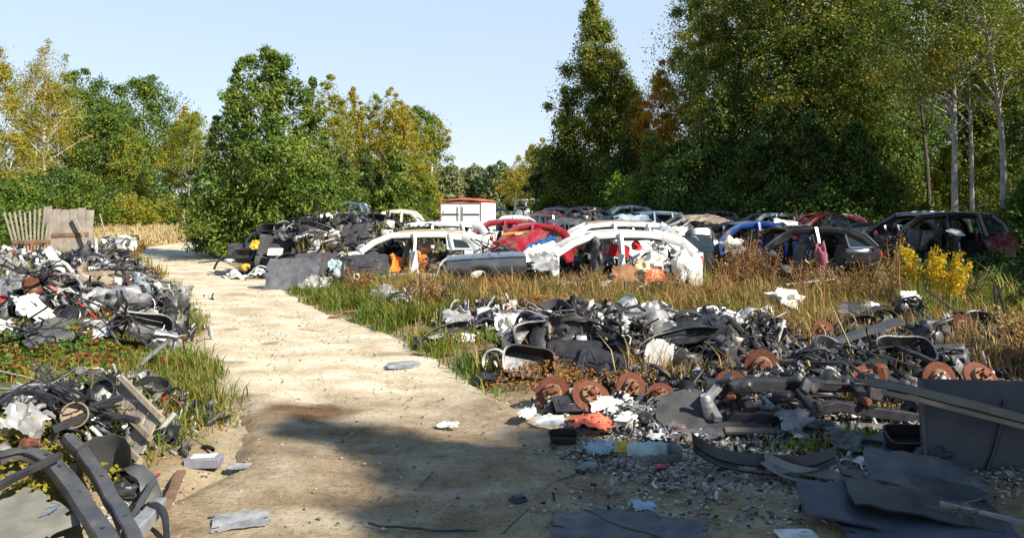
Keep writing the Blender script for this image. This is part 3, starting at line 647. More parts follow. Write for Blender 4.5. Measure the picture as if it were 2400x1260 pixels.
    if 'wind' in glass:
        G = np.array([[T((xw + (xa - xw) * v, y * (wid(xw) * .9 * (1 - v) + rw * v * .95), ztop(xw) + .01 + (arc(xa) - ztop(xw)) * v + .05 * v * (1 - v))) for y in np.linspace(-1, 1, 7)] for v in np.linspace(.03, .97, 6)])
        q = MB(); q.sheet(G, .012); q.build('windscreen', GLASS, e)
    if 'rear' in glass:
        G = np.array([[T((xr + (xb - xr) * v, y * (rw * .93 * (1 - v) + hw * .82 * v), arc(xr) + (ztop(xb) - arc(xr)) * v)) for y in np.linspace(-1, 1, 7)] for v in np.linspace(.06, .94, 5)])
        q = MB(); q.sheet(G, .012); q.build('rear_window', GLASS, e)
    if quarter:
        for sd in (-1, 1):
            yb = sd * (hw - .03); yr = sd * (rw + .035)
            def Q(x, v): return T((x, yb + (yr - yb) * v, ztop(x) + (arc(max(x, xr)) - .05 - ztop(x)) * v))
            V = [Q(-1.12, .10), Q(-1.66, .10), Q(-1.50, .86), Q(-1.08, .92)]
            q = MB(); q.sheet(np.array([[V[0], V[3]], [V[1], V[2]]]), .012); gw = q.build('quarter_window', GLASS, e)
            q = MB(); q.tube(V + [V[0]], .025, 6); q.build('window_trim', quarter, gw)
    if seats:
        for sd in (-1, 1):
            for xx in (.15, -.85):
                if rn.random() < .3: continue
                q = MB(); q.box(T((xx, sd * .36, .36 * h)), (.46 * s, .46, .20), bev=.35)
                q.box(T((xx - .28, sd * .36, .66 * h)), (.14, .46, .55 * h), rot(0, -14, 0), bev=.35); q.box(T((xx - .36, sd * .36, 1.0 * h)), (.09, .24, .14), bev=.4)
                q.build('seat', SEATM, e)
        q = MB(); q.box(T((xw - .18, 0, .70 * h)), (.30, W * .8, .2 * h), bev=.4); q.build('dashboard', INNER, e)
    if tail:
        for sd in (-1, 1):
            q = MB(); q.box(T((xt + .02, sd * (wid(xt) - .06), ztop(xt) - .16 * h)), (.12, .14, .26 * h), bev=.3); q.build('tail_light', TAIL, e)
    return e
GC = 'wrecked cars standing in rows behind the dry grass'
car('wrecked_car', 'white wreck with orange cloth inside, gold roof rails and rear quarter glass', 845, 1135, 548, 17.2, WHITE, front='stub', rails=mat('gold_rail', (.35, .26, .13), .5), quarter=WHITE, group=GC, seed=1, open_=((-1.5, -.42), (-.26, .78)))
car('wrecked_car', 'white wreck right behind the one with the orange cloth', 905, 1152, 524, 21, WHITE, front='stub', group=GC, seed=2, open_=((-1.05, .78),), glass=())
car('wrecked_car', 'small white van facing right at the top of the black scrap pile', 985, 880, 495, 28, CREAM, front='clip', group=GC, seed=3, glass=('wind',), open_=(), rails=mat('gold_rail', (.35, .26, .13)))
car('wrecked_car', 'red wreck with open door frame to the right of the shed front', 1096, 1290, 518, 21.5, RED, style='hatch', front='stub', group=GC, seed=4, open_=((-.28, .78),), glass=())
car('wrecked_car', 'red wreck with a dark grey roof arch in front of the other red wreck', 1168, 1345, 529, 18.8, RED, DGREY, style='hatch', front='stub', group=GC, seed=5, open_=((-.28, .78),), glass=('rear',))
car('wrecked_car', 'doorless white wreck with white seat foam hanging out, nearest the middle grass', 1302, 1648, 548, 15.6, WHITE, style='hatch', front='stub', group=GC, seed=6, open_=((-.30, .78), (-1.55, -.38)), glass=(), seats=False)
car('wrecked_car', 'white wreck with brown roof rails behind the doorless white one', 1322, 1600, 524, 19.6, WHITE, front='clip', group=GC, seed=7, rails=mat('brown_rail', (.22, .15, .08), .6), open_=((-.28, .78),), glass=())
car('wrecked_car', 'white roofed car just behind the open red wreck', 1146, 1292, 508, 26, WHITE, style='sedan', group=GC, seed=8, glass=('wind', 'rear'), open_=())
car('wrecked_car', 'dull brown roofed wreck behind the white pair', 1568, 1760, 508, 22.5, BROWN, style='sedan', front='clip', group=GC, seed=9, open_=((-.28, .78),), glass=())
car('wrecked_car', 'blue bodied wreck with pale grey roof left of the black car', 1688, 1905, 524, 18.6, BLUE, SILVER, style='wagon', front='stub', group=GC, seed=10, open_=((-.28, .78), (-1.1, -.40)), glass=())
car('wrecked_car', 'black car with bright chrome quarter window frame', 1795, 2068, 537, 15.8, BLACK, style='hatch', front='stub', quarter=CHROME, group=GC, seed=11, open_=((-1.0, .78),), glass=('rear',), tail=True)
car('wrecked_car', 'stripped wreck with silver roof and dark red tail lamp, far right', 2108, 2385, 502, 18.6, BLACK, SILVER, style='wagon', front='stub', rails=SILVER, quarter=DGREY, group=GC, seed=12, open_=((-.28, .78), (-1.1, -.40)), glass=(), W=1.75)
car('wrecked_car', 'dark red wreck behind the black car', 1885, 2085, 503, 24.5, DRED, style='sedan', group=GC, seed=13, glass=('rear',), open_=((-.28, .78),))
car('wrecked_car', 'grey green roofed wreck left of the dark red one', 1760, 1905, 502, 27, GREENG, style='wagon', group=GC, seed=14, glass=('wind', 'rear'), open_=())
car('wrecked_car', 'pale blue grey car in the middle of the back rows under the dark trees', 1418, 1575, 484, 31, SBLUE, style='sedan', group=GC, seed=15, glass=('wind', 'rear'), open_=())
for k, (a, b_, py, d, m, st, lab) in enumerate([
        (1640, 1770, 533, 19.4, BLACK, 'hatch', 'black wreck between the black tailgate and the blue wreck'), (2030, 2140, 528, 20.5, DGREY, 'wagon', 'dark grey wreck between the black car and the silver roofed one'), (1215, 1330, 505, 27.5, DGREY, 'wagon', 'dark grey wreck behind the two red ones'), (1440, 1560, 503, 25.5, BLACK, 'sedan', 'black wreck behind the roof rails of the brown railed one'),
        (1275, 1362, 484, 43, NAVY, 'sedan', 'small dark car roof furthest back at the foot of the dark bush tree'), (1355, 1470, 494, 30.5, BLACK, 'sedan', 'black car between the dark grey and pale blue grey cars'), (1520, 1640, 491, 36, DGREY, 'hatch', 'dark grey roof behind the blue grey wreck'),
        (1630, 1740, 497, 29, BLACK, 'wagon', 'black roof between the brown and grey green roofed wrecks'), (1655, 1800, 512, 23.8, DGREY, 'sedan', 'low dark grey wreck behind the brown roofed one'), (1820, 1950, 498, 31, BLACK, 'hatch', 'black roof behind the grey green roofed wreck'),
        (1380, 1520, 509, 24, NAVY, 'wagon', 'navy wreck right behind the brown railed white one'), (1290, 1395, 512, 24.5, BLACK, 'hatch', 'black wreck between the red wrecks and the brown railed white one'), (2090, 2230, 508, 25, DGREY, 'sedan', 'dark wreck hidden behind the silver roofed one'),
        (1255, 1350, 489, 37, NAVY, 'hatch', 'dark blue car at the left end of the back rows'), (1318, 1425, 486, 34, BLACK, 'wagon', 'black car left of the pale blue grey one'),
        (1235, 1330, 497, 32, DRED, 'hatch', 'dark maroon car behind the red wrecks'), (1330, 1450, 500, 28, DGREY, 'sedan', 'dark grey car behind the white wreck with brown rails'),
        (1470, 1620, 498, 27, SBLUE, 'wagon', 'blue grey wreck in front of the pale blue grey car'), (1590, 1700, 489, 33, NAVY, 'sedan', 'navy roof behind the brown roofed wreck'),
        (1700, 1830, 493, 33, DGREY, 'wagon', 'dark grey roof at the foot of the dark alders'), (1985, 2100, 505, 29, NAVY, 'hatch', 'dark car between the dark red and silver roofed wrecks'),
        (1150, 1205, 489, 48, SBLUE, 'sedan', 'pale car just right of the shed in the distance'), (1200, 1262, 485, 52, CREAM, 'wagon', 'pale beige car in front of the far white van')]):
    car('wrecked_car', lab, a, b_, py, d, m, style=st, group=GC, seed=30 + k, glass=('wind', 'rear'), open_=(), seats=False)
car('white_van', 'white van in the far distance under the yellow birches', 1282, 1206, 467, 62, WHITE, style='van', cat='van', group=None, glass=('wind',), open_=(), seats=False, seed=50, W=1.9)
car('blue_van', 'pale blue van half hidden behind the black scrap pile', 850, 765, 476, 33, SBLUE, style='van', cat='van', glass=('wind',), open_=(), seats=False, seed=51, W=1.8)

CLEANW = paint('clean_white_paint', (.86, .86, .83), .5, (.66, .63, .57), 0)
# the white box body of a lorry used as a shed, with orange tarpaulin on its roof
d = 33.; x0 = (1031 - CX) / F * d; x1 = (1128 - CX) / F * d; z0 = ghs(x0, d); zt = CAMZ - (474 - HY) / F * d - z0
e = empty('box_shed', 'white lorry box used as a shed with orange red roof cover', 'shed', ((x0 + x1) / 2, d, z0), R(-8))
wd = x1 - x0; bw = MB(); bw.box((0, 1.9, zt / 2), (wd, 3.8, zt), bev=.01); bw.build('box_body', CLEANW, e)
for sd in (-1, 1):
    q = MB(); q.box((sd * wd * .247, -.03, zt * .49), (wd * .465, .05, zt * .92), bev=.1); dr = q.build('door', CLEANW, e)
    q = MB(); q.tube([(sd * wd * .06, -.075, .1), (sd * wd * .06, -.075, zt * .9)], .018, 6); q.build('lock_bar', mat('grey_steel', (.3, .3, .3), .5), dr)
    q = MB(); q.box((sd * wd * .247, -.058, zt * .72), (wd * .43, .02, .06)); q.build('hinge_strap', TRIM, dr)
q = MB()
for sd in (-1, 1): q.box((sd * wd * .495, -.03, zt * .5), (.035, .07, zt)); 
q.box((0, -.03, zt * .985), (wd * .93, .06, .035)); q.build('door_frame', mat('reddish_steel', (.35, .12, .09), .7, (.2, .07, .05)), e)
GXr = np.array([[(x * wd * .53, y * 3.9 - .05, zt + .04 + .13 * (1 - abs(x) ** 2.4) * (1 - (2 * y - 1) ** 6 * .5) + .05 * fbm(x * 4, y * 6, 2)) for y in np.linspace(0, 1, 12)] for x in np.linspace(-1, 1, 12)])
q = MB(); q.sheet(GXr, .03); q.build('roof_cover', mat('orange_tarpaulin', (.62, .12, .04), .6, (.42, .07, .03), 3, bump=.6, bscale=8, col3=(.7, .35, .2)), e)

# loose car parts leaning against the front row
def part_at(px, py, d): return P(px, py, d)
e = empty('loose_wing', 'dark grey shiny car wing standing in dry grass before the orange cloth wreck', 'car part', P(1140, 688, 14.6), R(4))
xs = np.linspace(-.72, .72, 26); G = []
for x in xs:
    zb_ = .30 + .0 * x; q = .27 ** 2 - (x + .13) ** 2
    if q > 0: zb_ = max(zb_, .17 + math.sqrt(q))
    zt_ = .62 + .05 * x - .05 * max(0, abs(x) - .45); G.append([(x, -.10 * math.sin(v * 2.6) - .05 * (q > -.02) * (1 - v), zb_ + (zt_ - zb_) * v) for v in np.linspace(0, 1, 7)])
q = MB(); q.sheet(np.array(G), .03).build('wing', DGREY, e)
q = MB(); q.sheet(np.array([[(x, -.02 + y * .8, .635 + .05 * x - .05 * max(0, abs(x) - .45) + .05 * math.sin(y * 2)) for y in np.linspace(0, 1, 6)] for x in xs]), .03).build('bonnet', BLACK, e)
e = empty('tailgate', 'black tailgate standing upright at the tail of the doorless white wreck', 'car part', P(1648, 640, 17.6), R(12))
G = np.array([[(x * (.42 - .08 * v * v), -.06 + .26 * v * v, -.25 + 1.22 * v - .10 * abs(x) ** 4 * (v > .8)) for v in np.linspace(0, 1, 10)] for x in np.linspace(-1, 1, 9)])
q = MB(); q.sheet(G, .07, skip=lambda i, j: 5 <= j <= 7 and 1 <= i <= 6); q.build('panel', BLACK, e)
q = MB(); q.sheet(G[1:8, 5:9], .02); q.build('window', GLASS, e)
def blob(c, r, seed, a=.5):
    b = MB(); n, m = 20, 13; V = []; Fc = []
    for i in range(m):
        th = math.pi * (i + .5) / m
        for k in range(n):
            p = Vector((math.sin(th) * math.cos(2 * math.pi * k / n), math.sin(th) * math.sin(2 * math.pi * k / n), math.cos(th)))
            s_ = 1 + a * noise.noise(p * 1.6 + Vector((seed * 3.3, 0, 0))) * 1.6 + .2 * noise.noise(p * 4 + Vector((0, seed, 0))) + .1 * noise.noise(p * 9)
            V.append((c[0] + p.x * r[0] * s_, c[1] + p.y * r[1] * s_, c[2] + p.z * r[2] * s_))
    Fc = [(i * n + k, (i + 1) * n + k, (i + 1) * n + (k + 1) % n, i * n + (k + 1) % n) for i in range(m - 1) for k in range(n)]
    Fc += [tuple(range(n)), tuple((m - 1) * n + k for k in range(n - 1, -1, -1))]
    b.add(V, Fc); return b
FOAM = mat('white_foam', (.78, .75, .68), .85, (.50, .40, .28), 7, mixlo=.5, mixhi=.72, bump=.4, bscale=20)
TANF = mat('stained_foam', (.52, .40, .22), .9, (.68, .58, .42), 6, bump=.4)
for px, py, d, r, m, lab, nm in [
        (1598, 622, 15.3, (.17, .13, .25), FOAM, 'white seat foam lump hanging under the rear of the doorless white wreck', 'seat_foam'),
        (1530, 615, 15.4, (.20, .14, .17), FOAM, 'stained white seat foam in the rear door opening of the doorless wreck', 'seat_foam'),
        (1507, 635, 15.2, (.15, .12, .18), TANF, 'tan torn foam below the middle pillar of the doorless wreck', 'seat_foam'),
        (1545, 575, 15.9, (.12, .1, .10), FOAM, 'pinkish white round foam headrest inside the doorless wreck', 'headrest'),
        (1400, 608, 15.7, (.13, .2, .42), TRIM, 'black seat back in the front door opening of the doorless wreck', 'old_seat'),
        (1447, 587, 16.0, (.2, .14, .13), mat('red_plastic', (.55, .02, .025), .4), 'red box lying inside the doorless white wreck', 'red_box'),
        (1492, 576, 15.9, (.08, .08, .08), MATS['red_plastic'], 'small red can inside the doorless white wreck', 'red_can'),
        (928, 625, 17.6, (.20, .2, .24), ORANGE, 'orange cloth bundle left of the white middle pillar', 'cloth'),
        (978, 622, 17.6, (.20, .2, .26), ORANGE, 'orange cloth bundle right of the white middle pillar', 'cloth'),
        (985, 588, 17.9, (.25, .25, .16), TANF, 'beige foam inside the rear side opening of the front white wreck', 'seat_foam'),
        (1715, 575, 17.6, (.2, .2, .16), FOAM, 'pale lump standing on the sill of the blue wreck', 'seat_foam'),
        (1740, 600, 17.4, (.24, .2, .2), mat('grey_lump', (.22, .21, .2), .8), 'grey lump below the pale one beside the blue wreck', 'seat_foam'),
        (1360, 572, 15.9, (.10, .1, .09), mat('pink_cloth', (.65, .12, .2), .8), 'pink cloth behind the windscreen pillar of the doorless wreck', 'cloth'),
        (1420, 580, 16.3, (.09, .12, .24), mat('pale_blue_plastic', (.25, .42, .62), .5), 'light blue sheet inside the doorless white wreck', 'plastic_sheet'),
        (1925, 605, 15.5, (.10, .1, .26), mat('faded_red', (.32, .10, .12), .7), 'faded red panel standing inside the black car', 'panel')]:
    if nm == 'red_box': o = MB().box((0, 0, 0), (.42, .26, .24), rot(4, 8, 12), bev=.08).wobble(.012, 4, 1).build(nm, m)
    else: o = blob((0, 0, 0), r, px * .013).build(nm, m)
    o.location = P(px, py, d)
    tag(o, lab, {'seat_foam': 'seat foam', 'old_seat': 'seat', 'red_box': 'box', 'red_can': 'can', 'plastic_sheet': 'sheet'}.get(nm, nm))
# ------------------------------------------------------------------ scrap: makers of one piece each, about 1 m long, lying in the xy plane, base at z = 0
PB = mat('black_plastic', (.020, .019, .022), .42, (.042, .039, .038), 7, bump=.25, bscale=14, col3=(.12, .105, .085)); PD = mat('grey_plastic', (.055, .057, .06), .5, (.09, .086, .08), 6, bump=.2, bscale=14, col3=(.19, .17, .14))
PG = mat('pale_grey_plastic', (.24, .245, .25), .5, (.12, .115, .11), 6, bump=.2, bscale=14, col3=(.07, .06, .05)); PW = mat('white_plastic', (.72, .71, .67), .5, (.40, .36, .29), 7, mixlo=.42, mixhi=.66, bump=.2, bscale=14, col3=(.16, .13, .10))
FELT = mat('black_felt', (.045, .043, .045), .95, (.075, .068, .06), 9, bump=.5, bscale=90); FELTG = mat('grey_felt', (.13, .13, .145), .95, (.09, .088, .09), 9, bump=.5, bscale=90)
STEEL = mat('dull_steel', (.36, .36, .36), .38, (.16, .13, .10), 7, metal=.85); ALU = mat('cast_aluminium', (.58, .58, .57), .45, (.28, .26, .22), 9, metal=.6, bump=.3)
WOOD = mat('weathered_wood', (.36, .29, .20), .9, (.23, .18, .12), 5, bump=.4); WOODG = mat('grey_wood', (.36, .31, .25), .9, (.24, .20, .16), 4, bump=.4); WOODB = mat('brown_wood', (.24, .13, .07), .9, (.15, .08, .045), 5, bump=.3)
TAN = mat('tan_felt', (.30, .23, .15), .95, (.20, .15, .09), 6, bump=.4); OLIVE = mat('olive_canvas', (.16, .13, .08), .95, (.10, .08, .05), 6)
YEL = mat('yellow_plastic', (.62, .42, .03), .5, (.45, .28, .03), 6); ORA = mat('orange_plastic', (.72, .17, .04), .5, (.6, .12, .05), 6); CORAL = mat('coral_cloth', (.72, .16, .08), .8, (.6, .12, .06), 6)
TEAL = mat('pale_teal_plastic', (.36, .48, .47), .45, (.25, .32, .31), 5); LBLUE = mat('pale_blue_plastic2', (.36, .45, .52), .45, (.22, .28, .33), 5); REDP = MATS['red_plastic']; GRN = mat('green_plastic', (.25, .36, .22), .5)
SLATE = mat('slate_panel', (.034, .038, .052), .5, (.055, .057, .068), 4, col3=(.15, .14, .125), bump=.15, bscale=10); FILM = mat('dusty_film', (.36, .35, .33), .3, (.20, .18, .16), 7); PINK = mat('pink_plastic', (.6, .18, .15), .55)
def m_sheet(rn, w=.7, crump=.10, th=.008, n=16, corner=.25, curl=.0, rag=.22, torn=None):
    """torn, crumpled sheet with a ragged outline"""
    k = rn.random() * 50; G = []; 
    for i in range(n):
        row = []
        for j in range(n):
            u, v = i / (n - 1) * 2 - 1, j / (n - 1) * 2 - 1
            q = max(abs(u), abs(v)); a = math.atan2(v, u)
            sq = (1 - corner) + corner * q / max(1e-6, math.hypot(u, v)) if q > 0 else 1
            rr = 1 + rag * noise.noise(Vector((math.cos(a) * 1.7 + k, math.sin(a) * 1.7, k))) * q
            x, y = u * sq * rr * .5, v * sq * rr * .5 * w
            z = crump * (noise.noise(Vector((x * 2.2 + k, y * 2.2, 0))) + 1.0 * (.4 - abs(noise.noise(Vector((x * 3.2 + k, y * 3.2, 3))))) + .45 * abs(noise.noise(Vector((x * 8, y * 8, k)))) + .2 * noise.noise(Vector((x * 15, y * 15, k))))
            row.append((x, y, z + crump * .4 + curl * (x * x * 1.3)))
        G.append(row)
    torn = (.35 if crump > .08 else .12) if torn is None else torn
    cut = {(i, j) for i in range(n - 1) for j in range(n - 1) if (i in (0, n - 2) or j in (0, n - 2)) and rn.random() < torn}
    cut |= {(i, j) for i in (1, n - 3) for j in range(1, n - 2) if ((i - 1 if i == 1 else n - 2), j) in cut and rn.random() < torn}
    return MB().sheet(np.array(G), th, skip=lambda i, j: (i, j) in cut)
def m_arch(rn, a0=10, a1=170, r=.5, w=.26, th=.012):
    """wheel arch liner or wing: a curved strip"""
    G = []
    for a in np.linspace(a0, a1, 20):
        q = R(a); G.append([(math.cos(q) * (r - .10 * v * v + .01 * math.sin(a * .2)), v * w + .015 * math.sin(a * .15), math.sin(q) * (r - .10 * v * v)) for v in np.linspace(-.5, .6, 8)])
    return MB().sheet(np.array(G), th).wobble(.03, 3, rn.random() * 9)
def m_bumper(rn, h=.16, depth=.17, th=.012):
    G = []
    for u in np.linspace(-1, 1, 26):
        y = -depth * abs(u) ** 2.6; s = 1 - .25 * abs(u) ** 3
        G.append([(u * .5 * (1 - .03 * (1 - v * v)), y + .07 * (1 - v * v) * 1.1, h * .5 + v * h * .5 * s + .012 * math.sin(v * 8)) for v in np.linspace(-1, 1, 9)])
    return MB().sheet(np.array(G), th, skip=lambda i, j: j in (3, 4) and 8 <= i <= 16).wobble(.018, 3, rn.random() * 9)
def m_hose(rn, L=1.0, r=.022, bend=1.2, n=18):
    p = Vector((0, 0, r)); h = rn.random() * 6.28; pts = [p.copy()]; k = rn.random() * 90
    for i in range(n):
        h += bend * .5 * noise.noise(Vector((i * .33 + k, 1, 0))); p = p + Vector((math.cos(h), math.sin(h), .25 * noise.noise(Vector((i * .4, k, 5))))) * (L / n); p.z = max(r, p.z); pts.append(p.copy())
    c = sum(pts, Vector()) / len(pts); pts = [q - Vector((c.x, c.y, 0)) for q in pts]
    return MB().tube(pts, r, 6)
def m_tangle(rn, n=9, r=.012):
    b = MB()
    for k in range(n):
        q = m_hose(rn, .9 + .7 * rn.random(), r * (.6 + rn.random()), 2.6, 16); M = rot(rn.uniform(-40, 40), rn.uniform(-40, 40), rn.uniform(0, 360))
        b.add(q.v[0], q.f, M, (rn.uniform(-.18, .18), rn.uniform(-.18, .18), rn.uniform(.05, .22)))
    return b
def m_pipe(rn, r=.025, n=8): return MB().tube([(-.5, 0, r), (0, rn.uniform(-.02, .02), r + .01), (.5, 0, r)], r, n)
def m_bar(rn, w=.06, h=.05, bow=.02): return MB().bar([(x, bow * (1 - 4 * x * x), h / 2) for x in np.linspace(-.5, .5, 7)], w, h)
def m_panel(rn, w=.6, th=.03):
    P_ = []; q = .12
    for sxx, syy, a0 in ((1, 1, 0), (-1, 1, 90), (-1, -1, 180), (1, -1, 270)):
        for a in (0, 30, 60, 90): P_.append((sxx * (.5 - q) + q * math.cos(R(a0 + a)), (syy * (.5 - q) + q * math.sin(R(a0 + a))) * w))
    b = MB().prism(P_, th, None, (0, 0, th / 2)); b.prism([(x * .74 + .02, y * .6) for x, y in P_], .02, None, (0, 0, th + .009)); b.box((-.1, -w * .12, th + .03), (.4, .07, .04), bev=.4)
    return b.wobble(.02, 2.2, rn.random() * 9)
def m_tub(rn, w=.6, h=.35, th=.02):
    """open housing, box or tray"""
    G = []
    prof = [(.0, .02), (.6, .02), (.86, .05), (.94, .5), (1.0, 1.0), (1.06, 1.0)]
    for k in range(25):
        a = 2 * math.pi * k / 24; c, s_ = math.cos(a), math.sin(a); c = math.copysign(abs(c) ** .5, c); s_ = math.copysign(abs(s_) ** .5, s_)
        G.append([(c * .5 * f, s_ * .5 * w * f, g * h) for f, g in prof])
    return MB().sheet(np.array(G), th).wobble(.03, 2.5, rn.random() * 9)
def m_ring(rn, r=.5, t=.045, w=.10):
    return MB().lathe([(r - t, -w / 2), (r - t * .3, -w / 2), (r, -w / 4), (r, w / 4), (r - t * .3, w / 2), (r - t, w / 2)], 28, close=True)
def m_engine(rn):
    b = MB()
    b.box((0, 0, .24), (.62, .38, .40), rot(rn.uniform(-4, 4), rn.uniform(-4, 4), 0), bev=.12); b.box((.02, .0, .50), (.58, .20, .14), rot(0, 4, 5), bev=.25)
    for k in range(16):
        c = (rn.uniform(-.36, .36), rn.choice((-1, 1)) * rn.uniform(.14, .25), rn.uniform(.08, .52))
        if rn.random() < .5: b.box(c, [rn.uniform(.05, .2) for _ in range(3)], rot(rn.uniform(-30, 30), rn.uniform(-30, 30), rn.uniform(0, 90)), bev=.2)
        else: b.lathe([(.0, -.06), (.07, -.06), (.075, .0), (.05, .07), (0, .07)], 10, rot(90 * rn.choice((0, 1)), rn.uniform(-25, 25), 0), c)
    for k in range(5):
        q = m_hose(rn, .7, .018, 2.5, 12); b.add(q.v[0], q.f, rot(rn.uniform(-60, 60), rn.uniform(-30, 30), rn.uniform(0, 360)), (rn.uniform(-.2, .2), rn.uniform(-.15, .15), .45))
    return b.wobble(.02, 4, rn.random() * 9)
def m_lump(rn, a=.4, fl=.55): return blob((0, 0, fl * .42), (.5, .38, fl * .5), rn.random() * 40, a)
def m_bottle(rn):
    return MB().lathe([(0, 0), (.15, 0), (.17, .03), (.17, .5), (.15, .58), (.06, .66), (.05, .72), (.055, .73), (.055, .8), (0, .8)], 14, rot(0, 90, 0), (-.4, 0, .17))
def m_drum(rn): return MB().lathe([(0, 0), (.42, 0), (.46, .04), (.5, .3), (.47, .34), (.44, .32), (.40, .06), (.12, .05), (.1, .14), (0, .15)], 22)
def m_plank(rn, w=.10, h=.03): return MB().box((0, 0, h / 2), (1, w, h), bev=.12).wobble(.008, 3, rn.random() * 9)
def m_lamp(rn):
    b = MB(); G = [[(u * .5, (.18 + .05 * u) * v * (1 - .3 * abs(u) ** 3), .17 * math.sqrt(max(0, 1.02 - u * u)) * (1 - v * v * .8) + .03) for v in np.linspace(-1, 1, 8)] for u in np.linspace(-1, 1, 12)]
    return b.sheet(np.array(G), .02)
def m_seat(rn):
    b = MB(); b.box((.15, 0, .14), (.52, .5, .16), rot(0, -5, 0), bev=.4); b.box((-.2, 0, .42), (.15, .5, .62), rot(0, -16, 0), bev=.4); b.box((-.31, 0, .82), (.09, .26, .16), rot(0, -10, 0), bev=.4)
    b.box((.15, .22, .17), (.48, .09, .19), bev=.4); b.box((.15, -.22, .17), (.48, .09, .19), bev=.4); return b
def m_shard(rn): return m_sheet(rn, rn.uniform(.25, .6), .18, .012, 7, .1, rn.uniform(-.4, .9))
def m_cloth(rn, crump=.2): return m_sheet(rn, .75, crump, .012, 16, .4)
def m_mat(rn, crump=.07): return m_sheet(rn, .68, crump, .018, 18, .12, .0, .10 if crump < .06 else .2)
MAKE = {'sheet': m_sheet, 'arch': m_arch, 'bumper': m_bumper, 'hose': m_hose, 'tangle': m_tangle, 'pipe': m_pipe, 'bar': m_bar, 'panel': m_panel, 'tub': m_tub, 'ring': m_ring, 'engine': m_engine, 'lump': m_lump,
        'bottle': m_bottle, 'drum': m_drum, 'plank': m_plank, 'lamp': m_lamp, 'seat': m_seat, 'shard': m_shard, 'cloth': m_cloth, 'mat': m_mat}
NM = {'sheet': ('plastic_sheet', 'sheet'), 'arch': ('wheel_arch_liner', 'arch liner'), 'bumper': ('bumper', 'bumper'), 'hose': ('hose', 'hose'), 'tangle': ('wiring_harness', 'wiring'), 'pipe': ('pipe', 'pipe'), 'bar': ('metal_bar', 'bar'),
      'panel': ('door_card', 'door panel'), 'tub': ('plastic_housing', 'housing'), 'ring': ('wheel_trim', 'ring'), 'engine': ('engine_block', 'engine part'), 'lump': ('foam_lump', 'foam'), 'bottle': ('plastic_canister', 'canister'),
      'drum': ('brake_drum', 'drum'), 'plank': ('wooden_plank', 'plank'), 'lamp': ('headlamp', 'lamp'), 'seat': ('old_seat', 'seat'), 'shard': ('plastic_shard', 'shard'), 'cloth': ('cloth', 'cloth'), 'mat': ('carpet', 'carpet')}
CAP = mat('dark_cap', (.03, .03, .03), .5)
def put(kind, px, py, size, m, ang, label, lift=0.0, name=None, cat=None, group=None, d=None, z=None, seed=None, **kw):
    """one piece of scrap, lying on the ground seen at photo pixel (px, py); size in metres; ang = (x, y, z) tilt in degrees; d puts it at that distance instead, on other scrap"""
    rn = random.Random(seed if seed is not None else int(px * 7 + py * 13))
    b = MAKE[kind](rn, **kw).xf(np.eye(3) * size)
    V = np.concatenate(b.v) @ rot(*ang).T; lo, hi = V.min(0), V.max(0); mid = (lo + hi) / 2; hgt = (hi[2] - lo[2]) / 2
    loc = on(px, py, hgt * .8 + lift)                      # its middle is seen at the pixel, its foot is on the ground ...
    if d is not None and d < loc.y: loc = P(px, py, d)     # ... or, nearer, on other scrap
    n_, c_ = NM[kind]
    o = b.build(name or n_, m); o.rotation_euler = Euler((R(ang[0]), R(ang[1]), R(ang[2]))); o.location = loc - Vector(mid)
    tag(o, label, cat or c_, group)
    if kind == 'bottle': MB().lathe([(0, 0), (.075, 0), (.075, .1), (0, .1)], 12, rot(0, 90, 0), (.36, 0, .17)).xf(np.eye(3) * size).build('cap', CAP, o)
    if kind == 'lamp': MB().box((0, 0, .0), (.8, .26, .08), bev=.4).xf(np.eye(3) * size).build('lamp_housing', PB, o)
    if kind == 'engine': 
        MB().lathe([(0, -.02), (.10, -.02), (.12, -.01), (.10, 0), (.12, .01), (.10, .02), (0, .02)], 16, rot(90, 0, 0), (-.2, -.27, .3)).xf(np.eye(3) * size).build('pulley', STEEL, o)
        MB().tube([(.3, -.2, .5), (.1, -.3, .62), (-.2, -.22, .55), (-.35, -.1, .3)], .035, 8).xf(np.eye(3) * size).build('pipe', PB, o)
    if kind == 'panel': MB().box((.22, .12 * size, .05), (.16, .05, .04), bev=.35).xf(np.eye(3) * size).build('handle', PD, o)
    if kind == 'seat': MB().tube([(-.29, -.1, .72), (-.31, -.1, .8)], .012, 6).tube([(-.29, .1, .72), (-.31, .1, .8)], .012, 6).xf(np.eye(3) * size).build('headrest_post', STEEL, o)
    return o
def rotor(px, py, r, ang, label, d=None, lift=0.0, hubm=RUST, group='rusty brake discs in the scrap row'):
    e = empty('brake_disc', label, 'brake disc', on(px, py, r * .75) + Vector((0, 0, lift)), 0, group, e=Euler((R(ang[0]), R(ang[1]), R(ang[2]))))
    MB().lathe([(r * .56, -.012), (r, -.012), (r, .012), (r * .56, .012)], 36, close=True).build('friction_ring', RUST, e)
    MB().lathe([(r * .22, .052), (r * .50, .05), (r * .53, .03), (r * .575, .0135), (r * .575, -.008), (r * .22, .02)], 28, close=True).build('hat', mat('pale_rust', (.20, .085, .04), .9, (.26, .17, .10), 20), e)
    b = MB(); b.lathe([(0, .0), (r * .2, .0), (r * .2, .07), (r * .15, .09), (0, .09)], 14)
    for k in range(5): b.lathe([(0, .04), (.010, .04), (.010, .08), (0, .08)], 6, None, (r * .36 * math.cos(k * 1.2566), r * .36 * math.sin(k * 1.2566), 0))
    b.build('hub', hubm, e)
    return e
